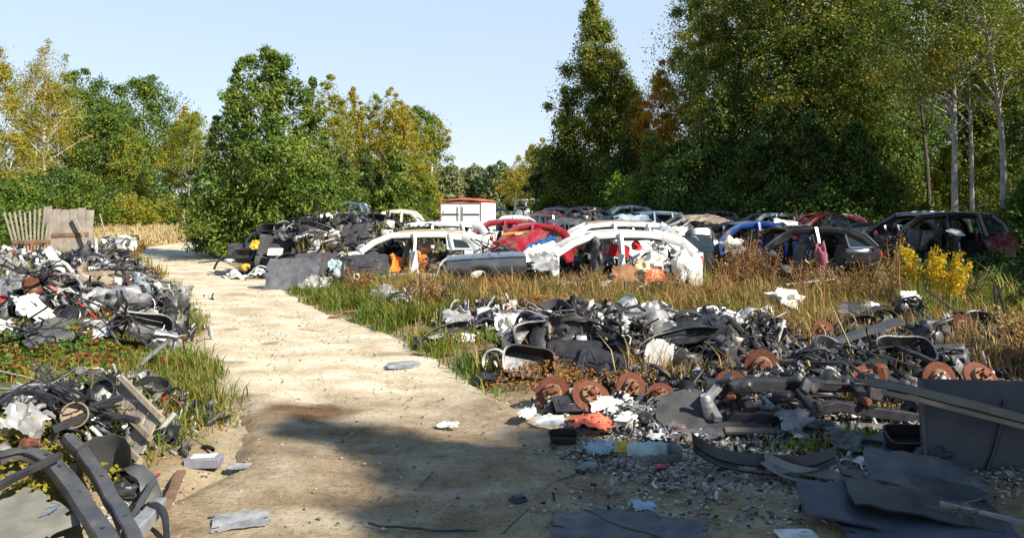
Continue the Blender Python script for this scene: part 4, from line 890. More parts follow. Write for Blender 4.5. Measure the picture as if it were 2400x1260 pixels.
# small fragments: nobody could count them, one object for each heap
SCR = islandmat('mixed_scrap', [(.33, (.018, .018, .020)), (.14, (.045, .043, .043)), (.12, (.11, .11, .11)), (.13, (.25, .25, .245)), (.13, (.62, .61, .56)), (.04, (.33, .30, .25)), (.04, (.20, .14, .09)), (.04, (.17, .058, .03)), (.006, (.6, .18, .03)), (.005, (.45, .03, .03)), (.006, (.22, .32, .38)), (.008, (.09, .075, .06))], .5)
SCRB = islandmat('dark_scrap', [(.52, (.018, .017, .020)), (.18, (.036, .034, .036)), (.10, (.08, .08, .085)), (.055, (.22, .22, .22)), (.08, (.62, .60, .56)), (.02, (.33, .25, .16)), (.005, (.5, .38, .05)), (.025, (.10, .07, .05))], .55)
SCRW = islandmat('pale_scrap', [(.30, (.02, .02, .022)), (.14, (.075, .075, .075)), (.17, (.26, .26, .255)), (.19, (.62, .60, .55)), (.09, (.44, .41, .35)), (.06, (.24, .18, .12)), (.05, (.18, .06, .03))], .45)
def bits(name, label, spots, m, seed, smin=.05, smax=.26, zup=.10, mix=(.55, .34, .11), thin=.006):
    """spots: (x, y, rx, ry, count) in metres; curved shards, short hoses and chunks lying at every angle"""
    rng = np.random.default_rng(seed); Vs = []; Fs = []; n0 = 0
    for (x, y, rx, ry, cnt) in spots:
        a = rng.random(cnt) * 6.2832; q = np.sqrt(rng.random(cnt)) * (1 + .25 * rng.normal(size=cnt))
        X = x + rx * q * np.cos(a); Y = y + ry * q * np.sin(a); Z = gh(X, Y)
        zl = zup * np.clip(1.3 - q, .15, 1); onroad = offroad(X, Y) < .12
        for i in range(cnt):
            if onroad[i] and rng.random() < .93: continue
            s = smin + (smax - smin) * rng.random() ** 2.2; t = rng.random(); M = rot(*(rng.random(3) * 360)) if rng.random() < .6 else rot(rng.normal() * 25, rng.normal() * 25, rng.random() * 360)
            if t < mix[0]:                                # curved shard with some thickness
                u = np.linspace(-.5, .5, 4); k = rng.normal() * 1.1; wv = .3 + .5 * rng.random(); top = []
                for f in u:
                    for g_ in (-.5, 0, .5): top.append((f, g_ * wv * (1 + .25 * rng.normal()), k * f * f + .35 * k * g_ * g_ + .05 * rng.normal()))
                top = np.array(top) * s; V = np.concatenate([top, top - np.array([0, 0, thin])])
                F4 = []
                for r_ in range(3):
                    for c_ in range(2):
                        p = r_ * 3 + c_; F4 += [(p, p + 3, p + 4, p + 1), (p + 13, p + 16, p + 15, p + 12)]
                ring = [0, 1, 2, 5, 8, 11, 10, 9, 6, 3]
                F4 += [(ring[z_], ring[(z_ + 1) % 10], ring[(z_ + 1) % 10] + 12, ring[z_] + 12) for z_ in range(10)]
            elif t < mix[0] + mix[1]:                      # hose or rod
                m_ = 6; k = rng.normal() * 1.4; L = s * 2.2; r_ = (.008 + .014 * rng.random()) * (.6 + s * 2.5); V = []; h = 0; p = np.zeros(3)
                for j in range(m_):
                    dr = np.array([math.cos(h), math.sin(h), 0]); nr = np.array([-dr[1], dr[0], 0])
                    for c_ in range(5): V.append(p + nr * r_ * math.cos(c_ * 1.2566) + np.array([0, 0, r_ * math.sin(c_ * 1.2566)]))
                    p = p + dr * L / m_; h += k / m_ * 2 
                V = np.array(V) - p / 2; F4 = [(j * 5 + c_, j * 5 + (c_ + 1) % 5, (j + 1) * 5 + (c_ + 1) % 5, (j + 1) * 5 + c_) for j in range(m_ - 1) for c_ in range(5)]
            else:                                          # chunk
                e_ = s * (.3 + .5 * rng.random(3)) * .5; V = np.array([(x_, y_, z_) for x_ in (-1, 1) for y_ in (-1, 1) for z_ in (-1, 1)], float) * e_ * (1 + .3 * rng.normal(size=(8, 3)))
                F4 = [(0, 1, 3, 2), (4, 6, 7, 5), (0, 4, 5, 1), (2, 3, 7, 6), (0, 2, 6, 4), (1, 5, 7, 3)]
            V = V @ M.T + np.array([X[i], Y[i], Z[i] + zl[i] * rng.random() + s * .12])
            Vs.append(V); Fs.append(np.array(F4) + n0); n0 += len(V)
    o = rawmesh(name, np.concatenate(Vs), np.concatenate(Fs), m); return tag(o, label, 'scrap', None, 'stuff')
bits('scrap_fragments', 'mixed black and white scrap fragments of the left heap beside the road', [(-7.9, 13.6, 1.9, 2.6, 2600), (-5.3, 10.3, 1.2, 1.2, 1500), (-6.6, 11.8, 1.4, 1.6, 1500), (-10.5, 13, 1.3, 2, 500)], SCR, 1, .05, .32, .16)
bits('scrap_fragments', 'mostly black scrap fragments of the pile under the willow', [(-4.4, 20.4, 2.2, 1.8, 2000), (-6.0, 19.6, .9, .6, 500), (-3.0, 18.3, 1.2, 1.0, 700)], SCRB, 2, .08, .42, zup=.22)
bits('scrap_fragments', 'small engine scrap fragments of the heap in the lower left corner', [(-3.1, 6.2, .6, .55, 1500), (-2.75, 5.3, .5, .6, 420)], SCR, 3, .03, .15, .12)
bits('scrap_fragments', 'dark scrap fragments around the black plastic heap right of the road', [(.75, 8.7, .8, .5, 1100), (2.0, 9.4, 1.1, .6, 1300), (2.4, 8.4, .9, .4, 700)], SCRB, 4, .04, .24, .12)
bits('scrap_fragments', 'pale crushed scrap strewn in the dry grass beside the road bend', [(-1.35, 13.9, .7, .7, 800), (-.2, 11.2, .8, .8, 450), (1.4, 10.3, 1.1, .4, 1100), (3.2, 11.0, .6, .4, 300)], SCRW, 5, .04, .22, .10)
bits('scrap_fragments', 'rusty and black scrap fragments between the brake discs', [(3.0, 7.6, 1.5, .5, 1500), (4.8, 9.3, 1.6, 1.0, 1500), (1.3, 7.5, .8, .3, 300), (3.6, 8.6, 1.4, .5, 900), (2.9, 6.9, .9, .3, 400)], SCRB, 6, .03, .20, .06)
bits('scrap_fragments', 'white and dark litter fragments in front of the brake discs', [(.75, 6.75, .7, .28, 700), (1.8, 6.5, .7, .25, 260), (1.2, 6.0, .6, .3, 220)], SCRW, 7, .025, .10, .03)
bits('scrap_fragments', 'litter fragments scattered on shaded gravel at lower right', [(1.6, 5.5, 1.2, .55, 1500), (2.7, 5.6, .9, .6, 700), (1.3, 4.7, 1.2, .5, 600), (3.2, 6.3, .9, .4, 500), (2.0, 5.9, 1.1, .35, 900)], SCRW, 8, .012, .075, .01)
bits('scrap_fragments', 'scrap fragments lying between the wrecked cars', [(2.0, 16.8, 1.6, .8, 500), (-1.4, 17.9, 1.1, .5, 700), (-.3, 18.5, 1.0, 1.5, 700), (4.4, 18.6, 1.3, .8, 400), (6.0, 16.6, 1.3, .7, 350), (9.8, 19.5, 1.4, .7, 400), (0.5, 24, 2, 3, 700), (-2, 22, 1, .7, 300)], SCRB, 9, .06, .42, .5)

# loose repeats of the same few part kinds lying all over the heaps
def scatter(heap, spots, kinds, mats, seed, smin, smax, lift=.12):
    rn = random.Random(seed)
    for (x, y, rx, ry, n) in spots:
        for _ in range(n):
            a = rn.random() * 6.283; q = math.sqrt(rn.random()); X, Y = x + rx * q * math.cos(a), y + ry * q * math.sin(a); k = rn.choice(kinds); mn = rn.choice(list(mats)); sz = smin + (smax - smin) * rn.random()
            if float(offroad(X, Y)) < .15: continue
            key = (k, rn.randrange(5)); 
            if key not in KIT: KIT[key] = MAKE[k](random.Random(key[1] * 31 + len(k)))
            b = KIT[key]; nm, ct = NM[k]; ck = (key, mn)
            if ck not in KITM: o = b.build(nm, mats[mn]); KITM[ck] = o.data
            else: o = bpy.data.objects.new(nm, KITM[ck]); C.objects.link(o)
            o.scale = (sz,) * 3; o.rotation_euler = (R(rn.gauss(0, 30)), R(rn.gauss(0, 30)), rn.random() * 6.283); o.location = (X, Y, ghs(X, Y) + lift * rn.random())
            tag(o, 'small %s %s among the loose pieces of the %s' % (mn, ct, heap), ct, 'loose %s %ss of the %s' % (mn, ct, heap))
KIT = {}; KITM = {}
MX = {'black': PB, 'dark grey': PD, 'pale grey': PG, 'white': PW, 'silver': ALU}; MK = {'black': PB, 'dark grey': PD}; MP = {'black': PB, 'black felt': FELT, 'dark grey': PD, 'grey felt': FELTG, 'white': PW}
scatter('left heap', [(-7.8, 13.4, 1.8, 2.5, 34), (-5.4, 10.4, 1.1, 1.0, 20), (-6.6, 11.8, 1.2, 1.3, 18)], ['bumper', 'arch', 'hose', 'tub', 'bar', 'lamp', 'engine', 'panel', 'drum', 'shard', 'engine'], MX, 1, .18, .48, .12)
scatter('black pile under the willow', [(-4.3, 19.7, 2.1, 1.4, 44), (-3.0, 18.0, 1.0, .6, 10)], ['bumper', 'arch', 'tub', 'panel', 'seat', 'cloth', 'shard', 'mat'], MP, 2, .3, .72, .14)
scatter('lower left heap', [(-3.05, 6.1, .5, .45, 26)], ['hose', 'bar', 'engine', 'drum', 'tub', 'bottle', 'lamp', 'engine'], MX, 3, .10, .24, .15)
scatter('black plastic heap', [(.75, 8.7, .7, .4, 16), (2.1, 9.2, .9, .5, 20)], ['bumper', 'arch', 'tub', 'panel', 'hose', 'cloth', 'engine'], {'black': PB, 'dark grey': PD, 'silver': ALU, 'black felt': FELT}, 4, .2, .5, .12)
scatter('brake disc row', [(3.2, 7.8, 1.4, .5, 20), (4.9, 9.4, 1.3, .9, 24)], ['bar', 'engine', 'hose', 'drum', 'arch', 'pipe', 'bumper'], MK, 5, .18, .48, .10)
scatter('shaded rubble', [(1.6, 5.4, 1.1, .5, 26), (2.7, 5.8, .8, .4, 12)], ['shard', 'hose', 'lamp', 'tub', 'sheet', 'pipe', 'bar'], MX, 7, .06, .2, .02)
scatter('litter line', [(.8, 6.75, .6, .25, 18), (1.7, 6.4, .6, .25, 8)], ['lamp', 'bottle', 'tub', 'lump', 'shard', 'sheet'], MX, 6, .08, .18, .05)
# ------------------------------------------------------------------ left heap beside the road
HL = 'pieces of the left scrap heap'
def slats(name, label, px0, px1, pyt, pyb, d, n, fan, m, gap, cross):
    e = empty(name, label, 'wooden fence', P((px0 + px1) / 2, pyb, d), R(10)); rn = random.Random(int(px0)); w_ = (px1 - px0) / F * d; h = (pyb - pyt) / F * d
    for k in range(n):
        f = k / (n - 1) * 2 - 1; b = MB(); x0 = f * w_ * .5 * (1 - fan); x1_ = f * w_ * .5 - fan * .10; hh = h * (1 + .05 * rn.uniform(-1, 1) + .06 * f * (1 if fan > .2 else -.4))
        b.bar([(x0, 0, -.1), ((x0 + x1_) / 2, -.02, hh / 2), (x1_, .0, hh)], w_ / n * gap, .028, up=(0, 1, 0)); b.build('slat', m, e)
    for z in cross:
        b = MB(); b.bar([(-w_ * .5 * (1 - fan * .6), -.03, h * z), (w_ * .5 * (1 - fan * .6), -.03, h * (z + .02))], .09, .03, up=(0, 1, 0)); b.build('crossbar', WOODB, e)
    return e
slats('slat_fence', 'fan of thin pale wooden slats standing on the left heap', 20, 130, 495, 592, 16.5, 11, .42, WOODG, .38, (.25,))
slats('slat_fence', 'grey board panel standing beside the fan of thin slats', 118, 210, 488, 585, 16.9, 6, .14, WOODG, 1.12, (.35,))
put('plank', 192, 545, .8, WOODG, (0, 70, 20), 'thin upright board leaning at the right edge of the grey board panel', d=16.8)
H = [
 ('bar', 40, 590, .50, PW, (0, 25, 30), 'white bent metal arm on top of the left heap, left of the slats', dict(d=14.5, w=.2, h=.12)),
 ('shard', 75, 600, .42, PW, (40, 10, 50), 'white flat plate on top of the left heap below the slats', dict(d=14.3)),
 ('bar', 60, 628, .40, PW, (0, 70, 20), 'white upright bracket at the far left of the heap', dict(d=14.2, w=.16, h=.08)),
 ('bar', 128, 590, .34, PW, (0, 12, -25), 'white metal bar forking up to the right on the left heap', dict(d=14.0, w=.2, h=.12)),
 ('bar', 140, 632, .62, PW, (0, 62, 8), 'long white upright strut in the middle of the left heap', dict(d=13.6, w=.2, h=.12)),
 ('panel', 72, 660, .55, PG, (70, 12, -20), 'grey metal panel leaning under the white bracket', dict(d=13.6)),
 ('arch', 250, 640, .62, TAN, (20, 0, 40), 'tan felt arch liner hanging over the right flank of the left heap', dict(d=14.2)),
 ('cloth', 215, 668, .6, TAN, (42, 0, 15), 'tan carpet sheet lying on the left heap', dict(d=13.6)),
 ('cloth', 240, 690, .4, OLIVE, (50, 0, 0), 'olive brown rag below the tan carpet', dict(d=13)),
 ('lump', 262, 615, .34, mat('tan_foam', (.42, .36, .28), .9), (0, 0, 0), 'beige foam lump at the top right of the left heap', dict(d=15)),
 ('engine', 215, 615, .55, STEEL, (0, 0, 30), 'grey machine part behind the tan carpet', dict(d=15)),
 ('engine', 330, 668, .50, ALU, (10, 20, 60), 'pale machine part nearest the road bend on the left heap', dict(lift=.05)),
 ('tangle', 350, 660, .55, PB, (0, 0, 0), 'black wire tangle at the road side of the left heap', dict()),
 ('ring', 340, 715, .24, PW, (78, 0, 25), 'white wheel ring standing at the road side of the left heap', dict(d=11.7)),
 ('lump', 297, 700, .5, PG, (0, 0, 0), 'pale grey crushed lump beside the white wheel ring', dict(d=11.8)),
 ('sheet', 180, 705, .4, PW, (30, -10, -25), 'white crumpled plate sloping down the middle of the left heap', dict(d=12.2)),
 ('sheet', 75, 715, .4, PW, (50, 0, 60), 'white plate with brown edge at the left of the heap', dict(d=12.2)),
 ('bar', 160, 700, .7, PINK, (0, 22, -25), 'pink orange strip lying across the left heap', dict(d=11.6, w=.06, h=.03)),
 ('bar', 205, 728, .4, REDP, (0, 25, -30), 'red strip end on the left heap below the pink one', dict(d=11.0, w=.06, h=.03)),
 ('drum', 150, 738, .24, PB, (60, 0, 10), 'black round pump housing on the left heap', dict(d=11)),
 ('drum', 172, 742, .2, STEEL, (65, 0, -10), 'silver pulley beside the black pump housing', dict(d=10.9)),
 ('shard', 103, 735, .42, PW, (30, 50, 0), 'white curved shard left of the black pump housing', dict(d=11)),
 ('bar', 205, 757, .55, PW, (0, 4, -5), 'white padded bar lying across the left heap', dict(d=10.4, w=.18, h=.12)),
 ('lump', 242, 737, .12, ORA, (0, 0, 0), 'small orange lamp on a stalk on the left heap', dict(d=10.6)),
 ('lump', 306, 757, .12, ORA, (0, 0, 0), 'small orange lamp right of the orange stalk lamp', dict(d=10.2)),
 ('tub', 335, 775, .62, PB, (52, 10, 30), 'large ribbed black plastic housing at the right end of the left heap', dict(d=10.0)),
 ('arch', 352, 760, .5, PW, (10, 0, 15), 'white curved rim over the ribbed black housing', dict(d=10.1)),
 ('arch', 392, 790, .42, PB, (0, 30, 20), 'thin black curved lip nearest the road on the left heap', dict(d=9.6, w=.08)),
 ('engine', 385, 800, .45, ALU, (20, 10, 20), 'silver gearbox part beside the thin black lip', dict(d=9.8)),
 ('bar', 345, 840, .55, PG, (0, -38, 40), 'grey metal strut at the front foot of the left heap', dict(d=9.0, w=.1, h=.06)),
 ('sheet', 215, 785, .38, PW, (35, 0, 0), 'white torn plate above the bramble', dict(d=10)),
 ('sheet', 130, 780, .6, PD, (35, 0, 40), 'dark grey plate above the bramble', dict(d=10)),
 ('hose', 190, 763, 1.0, PB, (0, 0, 0), 'long black hose over the white padded bar', dict(d=10.2)),
 ('pipe', 260, 780, .55, PD, (0, 50, -20), 'dark thin rod leaning in front of the left heap', dict(d=10)),
 ('shard', 15, 780, .45, PW, (40, 30, 0), 'white shard at the left photo edge above the bramble', dict()),
 ('tangle', 220, 640, .7, PB, (0, 0, 0), 'black wire tangle high on the left heap', dict(d=14)),
 ('tangle', 120, 650, .8, PB, (0, 0, 0), 'black wire tangle under the long white strut', dict(d=13.6)),
 ('tangle', 90, 770, .7, PB, (0, 0, 0), 'black wire tangle low on the left side of the heap', dict(d=10.4)),
 ('tangle', 280, 745, .7, PB, (0, 0, 0), 'black wire tangle behind the ribbed black housing', dict(d=10.6)),
 ('sheet', 8, 640, .7, PG, (55, 0, 30), 'grey plate at the left photo edge on the heap', dict(d=14)),
 ('seat', 175, 600, .55, PD, (20, 0, 200), 'dark grey car seat lying on top of the left heap', dict(d=14.8)),
 # pieces standing further back beside the road
 ('engine', 262, 572, .62, ALU, (0, 0, 0), 'pale engine standing left of the dry field', dict(d=18.6)),
 ('engine', 292, 568, .62, PW, (0, 10, 70), 'white machine part standing left of the dry field, nearest the road', dict(d=18.4)),
 ('pipe', 240, 525, .5, WOODG, (0, 75, 0), 'thin stick standing behind the pale engine', dict(d=18.9, r=.03)),
 ('engine', 240, 600, .5, PD, (0, 0, 40), 'dark machine part right behind the left heap', dict(d=17.5)),
 ('engine', 510, 528, .8, mat('grey_brown_scrap', (.24, .2, .17), .8), (0, 0, 0), 'grey brown scrap stack at the left foot of the willow', dict(d=28)),
]
H += [  # lower left corner heap
 ('engine', 60, 930, .34, ALU, (10, 0, 20), 'silver engine cover in the lower left heap', dict(lift=.02)), ('engine', 150, 940, .34, PB, (0, 20, -20), 'black engine part with pale fittings in the lower left heap', dict(lift=.03)),
 ('sheet', 55, 985, .30, FILM, (30, 0, 10), 'shiny silver bag at the left edge of the lower left heap', dict(lift=.12, crump=.3)), ('drum', 175, 972, .16, TAN, (70, 0, 30), 'tan round cap in the lower left heap', dict(lift=.12)),
 ('tangle', 110, 905, .42, PB, (0, 0, 0), 'black cable tangle on top of the lower left heap', dict(lift=.05)), ('tangle', 215, 950, .42, PB, (0, 0, 0), 'black hose tangle beside the pallet', dict(lift=.05)),
 ('hose', 230, 975, .7, PB, (0, 0, 40), 'thick black hose running up to the pallet', dict(lift=.08, r=.03)), ('hose', 30, 915, .5, PG, (0, 0, 0), 'grey hose at the left edge of the lower left heap', dict(lift=.08)),
 ('drum', 243, 915, .16, PB, (70, 0, 0), 'black round intake left of the pallet top', dict(lift=.1)), ('ring', 100, 1010, .2, PB, (70, 20, 60), 'black ring in front of the silver bag', dict(lift=.08)),
 ('lump', 70, 1045, .12, RUST, (0, 0, 0), 'rusty lump above the grey beam', dict(lift=.1)), ('shard', 238, 985, .16, PW, (60, 20, 0), 'white pointed shard at the foot of the pallet', dict(lift=.05)),
 
 
 
 ('arch', 250, 1090, .28, PD, (-66, 0, 24), 'grey open plastic duct between beam and pallet', dict(w=1.0)), ('arch', 315, 1125, .38, PD, (0, 0, -30), 'grey curved wing edge right of the duct', dict(d=4.95, w=.3)),
 
 ('sheet', 40, 1225, .55, mat('khaki_panel', (.20, .19, .15), .8), (14, 10, -30), 'khaki dusty board in the bottom left corner', dict(d=4.25, crump=.04)),
 ('tangle', 140, 1190, .17, mat('blue_wire', (.05, .16, .28), .5), (0, 0, 0), 'blue wire bundle under the grey crossbeam', dict(lift=.03)), ('lamp', 165, 1095, .14, LBLUE, (40, 0, 20), 'pale blue clip under the dark grey beam', dict(d=4.9)),
  
 
 ('lump', 300, 1130, .13, TANF, (0, 0, 0), 'torn cardboard bit inside the dark hollow of the duct', dict(d=4.8)), ('lump', 290, 1150, .18, PB, (0, 0, 0), 'black bag in the dark hollow right of the duct', dict(d=4.8)),
]
for k, px, py, sz, m, ang, lab, kw in H: put(k, px, py, sz, m, ang, lab, **kw)
def beam(name, label, cat, pts, w_, h_, m, group=None, holes=0):
    P_ = [on(*q) for q in pts]; b = MB(); pp = []
    for i in range(len(P_) - 1):
        for f in np.linspace(0, 1, 5)[:-1 if i < len(P_) - 2 else None]: pp.append(P_[i].lerp(P_[i + 1], f))
    for _ in range(2): pp = [pp[0]] + [(pp[i - 1] + pp[i] * 2 + pp[i + 1]) / 4 for i in range(1, len(pp) - 1)] + [pp[-1]]
    
    if holes:                                             # pressed profile: top plate and two turned down flanges
        b.bar([tuple(q) for q in pp], w_, .012)
        for sd in (-.5, .5): b.bar([tuple(q + Vector((sd * w_ * .95, sd * w_ * .35, -h_ * .5))) for q in pp], .012, h_)
    else: b.bar([tuple(q) for q in pp], w_, h_)
    b.wobble(.012, 6, 2); o = tag(b.build(name, m), label, cat, group)
    for k in range(holes):
        q = pp[int((k + .5) / holes * len(pp))]; MB().lathe([(0, 0), (.012, 0), (.012, .006), (0, .006)], 10, None, tuple(q + Vector((0, 0, (.006 if holes else h_ / 2) - .001)))).build('bolt_hole', CAP, o)
    return o
beam('crossbeam', 'broad grey bent crossbeam with drilled holes in the lower left corner', 'beam', [(-20, 1075, .16), (60, 1052, .20), (125, 1075, .20), (185, 1155, .16), (262, 1275, .12)], .085, .05, PD, holes=6)
beam('crossbeam', 'dark grey angled beam running down beside the grey duct', 'beam', [(160, 1020, .20), (215, 1085, .20), (262, 1160, .17), (325, 1275, .10)], .06, .05, PD, holes=3)
beam('metal_bar', 'black square rod crossing the grey crossbeam', 'bar', [(-20, 1150, .24), (70, 1098, .26), (142, 1066, .27)], .035, .035, PB)
beam('metal_bar', 'dark slanting strut right of the duct', 'bar', [(360, 1128, .12), (300, 1230, .10)], .03, .03, PD)
beam('wooden_plank', 'reddish brown board leaning at the road edge', 'plank', [(425, 1105, .03), (385, 1195, .05)], .055, .02, WOODB)
beam('hose', 'black arched hose beside the grey pipe', 'hose', [(335, 1195, .10), (360, 1180, .15), (385, 1200, .12), (392, 1265, .03)], .028, .028, PB)
beam('pipe', 'grey thick pipe end at the bottom of the lower left heap', 'pipe', [(375, 1185, .10), (300, 1262, .08)], .075, .075, PG)
beam('hose', 'thick black pipe rising from the silver bag to the pallet', 'hose', [(120, 1010, .12), (190, 985, .16), (235, 950, .20), (280, 935, .18)], .045, .045, PB)
beam('hose', 'black bent hose over the dark engine parts, lower left', 'hose', [(0, 945, .16), (40, 920, .2), (90, 925, .2), (120, 950, .18)], .03, .03, PB)
beam('bumper_strip', 'dark grey long bumper strip rising to the right above the axle', 'bumper strip', [(1825, 848, .08), (1900, 822, .14), (1985, 790, .20), (2110, 752, .30)], .16, .05, PD)
beam('bumper_strip', 'dark bumper strip running level below the rising one', 'bumper strip', [(1835, 850, .06), (1950, 852, .10), (2080, 842, .12), (2150, 860, .06)], .12, .045, PB)
beam('bumper_strip', 'dark strip bent down behind the right discs', 'bumper strip', [(2040, 800, .22), (2110, 815, .2), (2190, 850, .12)], .09, .04, PB)
# flat papers and the pale box at the road edge
e = empty('cardboard_box', 'small grey box with a white label lying at the left road edge', 'box', on(478, 1092), R(6)); MB().box((0, 0, .03), (.22, .13, .06), bev=.08).build('box', mat('grey_card', (.24, .23, .27), .7), e)
MB().prism([(-.075, -.045), (.075, -.045), (.075, .045), (-.075, .045)], .003, None, (0, 0, .064)).build('label', PW, e)
# the wooden pallet leaning in the lower left heap
RN = [(P(283, 884, 5.45), P(381, 982, 5.05)), (P(270, 944, 5.35), P(353, 1026, 4.95)), (P(252, 1004, 5.25), P(328, 1080, 4.85))]
e = empty('wooden_pallet', 'wooden pallet standing on its edge in the lower left heap', 'pallet', (RN[2][1] + RN[2][0]) / 2); base_ = Vector(e.location)
nrm_ = (RN[0][1] - RN[0][0]).cross(RN[2][0] - RN[0][0]).normalized()
if nrm_.y < 0: nrm_ = -nrm_
for a_, b_ in RN: MB().bar([tuple(a_ - base_), tuple((a_ + b_) / 2 - base_), tuple(b_ - base_)], .035, .035, up=tuple(nrm_)).wobble(.004, 8, 1).build('runner', WOOD, e)
for f_ in (.06, .30, .54, .78): 
    t0_, t1_ = RN[0][0].lerp(RN[0][1], f_) + nrm_ * .027, RN[2][0].lerp(RN[2][1], f_) + nrm_ * .027
    MB().bar([tuple(t0_ - base_), tuple((t0_ + t1_) / 2 - base_), tuple(t1_ - base_)], .115, .014, up=tuple(nrm_)).wobble(.004, 8, f_ * 9).build('board', WOODG, e)
# ------------------------------------------------------------------ black pile under the willow
HP = [
 ('mat', 660, 585, 1.1, FELT, (62, 0, 8), 'black felt sheet hanging in the middle of the black pile', dict(d=19.2)), ('mat', 685, 645, 1.1, FELTG, (62, 0, -4), 'grey felt panel leaning at the foot of the black pile, largest one', dict(d=17.3)),
 ('sheet', 575, 640, .9, PW, (30, 0, 12), 'white torn plastic strip at the left foot of the black pile', dict(d=18.6, w=.25, crump=.25)), ('arch', 612, 632, .45, PW, (0, 0, 20), 'white curved bracket at the foot of the pile left of the grey felt', dict(d=18.2)),
 ('lump', 573, 626, .24, YEL, (0, 0, 0), 'yellow bag low at the left end of the black pile', dict(d=18.8)), ('cloth', 608, 575, .42, YEL, (55, 0, 10), 'yellow sheet high at the left of the black pile', dict(d=19.6)),
 ('tub', 570, 600, .5, PB, (40, 0, 0), 'black round tub at the left of the black pile', dict(d=19.2)), ('arch', 540, 615, .8, PB, (0, 0, 10), 'black wheel arch liner at the very left of the pile', dict(d=19.4)),
 ('sheet', 780, 520, .8, PW, (40, 0, 10), 'white crumpled sheet near the top of the black pile', dict(d=20.6, crump=.25)), ('shard', 715, 530, .5, PW, (30, 0, 40), 'white shard at the left top of the black pile', dict(d=20.6)),
 ('arch', 728, 555, .55, PW, (0, 0, 10), 'white curved strip arching over the middle of the black pile', dict(d=19.6, w=.12)), ('bar', 735, 582, .5, PW, (0, -15, 10), 'white bar below the white curved strip', dict(d=19.2, w=.12, h=.08)),
 ('lump', 782, 572, .34, mat('grey_stone_foam', (.30, .28, .25), .9), (0, 0, 0), 'grey round foam piece right of the middle of the black pile', dict(d=19)), ('shard', 742, 597, .3, PW, (40, 20, 0), 'small white shard above the grey felt panel', dict(d=18.6)),
 ('bumper', 845, 520, 1.3, PB, (0, 0, 8), 'big black bumper arch at the top right of the black pile', dict(d=20.4, h=.3)), ('mat', 820, 552, .9, FELT, (55, 0, -10), 'black felt sheet under the big black bumper arch', dict(d=19.9)),
 ('sheet', 845, 552, .6, PW, (35, 0, -20), 'white sheet behind the windscreen pillar of the front white wreck', dict(d=19.6)), ('sheet', 820, 595, .6, PG, (60, 0, 0), 'pale grey plate at the right of the black pile', dict(d=18.4)),
 ('sheet', 795, 625, .5, TEAL, (40, 0, 0), 'pale green film in the weeds at the right foot of the pile', dict(d=16.9, crump=.3)), ('sheet', 738, 665, .6, FILM, (50, 0, 0), 'clear grey film at the right end of the grey felt panel', dict(d=16.6, crump=.3)),
 ('mat', 740, 620, .9, FELT, (60, 0, 20), 'black felt piece right above the grey felt panel', dict(d=18.2)), ('tub', 640, 545, .7, PB, (50, 0, 0), 'black housing on the upper left of the black pile', dict(d=20.3)),
 ('tangle', 790, 505, .9, PB, (0, 0, 0), 'black wire tangle crowning the black pile', dict(d=21)), ('bumper', 660, 560, 1.2, PB, (20, 10, -15), 'black bumper across the upper black pile', dict(d=20)),
 ('bumper', 700, 605, 1.2, PB, (40, -10, 12), 'black bumper across the middle of the black pile', dict(d=18.8)), ('panel', 580, 590, .9, PB, (50, 0, 20), 'black door card at the left flank of the black pile', dict(d=19.8)),
 ('lump', 670, 545, .6, TAN, (0, 0, 0), 'tan padding strip on the upper black pile', dict(d=20.2, fl=.2)), ('seat', 800, 640, .7, PB, (15, 20, 150), 'black car seat in the weeds right of the black pile', dict(d=17)),
 ('panel', 865, 620, .8, PB, (60, 0, 10), 'black door card before the front of the white wreck', dict(d=16.8)), ('ring', 836, 648, .13, PW, (80, 0, 10), 'small pale ring on a stake in the weeds before the white wreck', dict(d=15.6, t=.2)),
 ('bumper', 760, 545, 1.2, PB, (30, 20, 30), 'black bumper high at the right of the black pile', dict(d=20.4)), ('arch', 640, 610, .8, PB, (0, 10, -20), 'black liner left of the hanging felt', dict(d=19)), ('arch', 610, 560, .8, PB, (0, -10, 30), 'black liner under the yellow sheet', dict(d=20)),
 ('sheet', 548, 640, .5, PB, (20, 0, 0), 'black torn sheet at the left foot of the pile', dict(d=18.9)), ('lump', 537, 612, .2, PW, (0, 0, 0), 'white cup at the very left of the pile', dict(d=19)), ('panel', 645, 590, .35, PW, (50, 0, 0), 'white small tray in the left half of the pile', dict(d=18.7)),
]
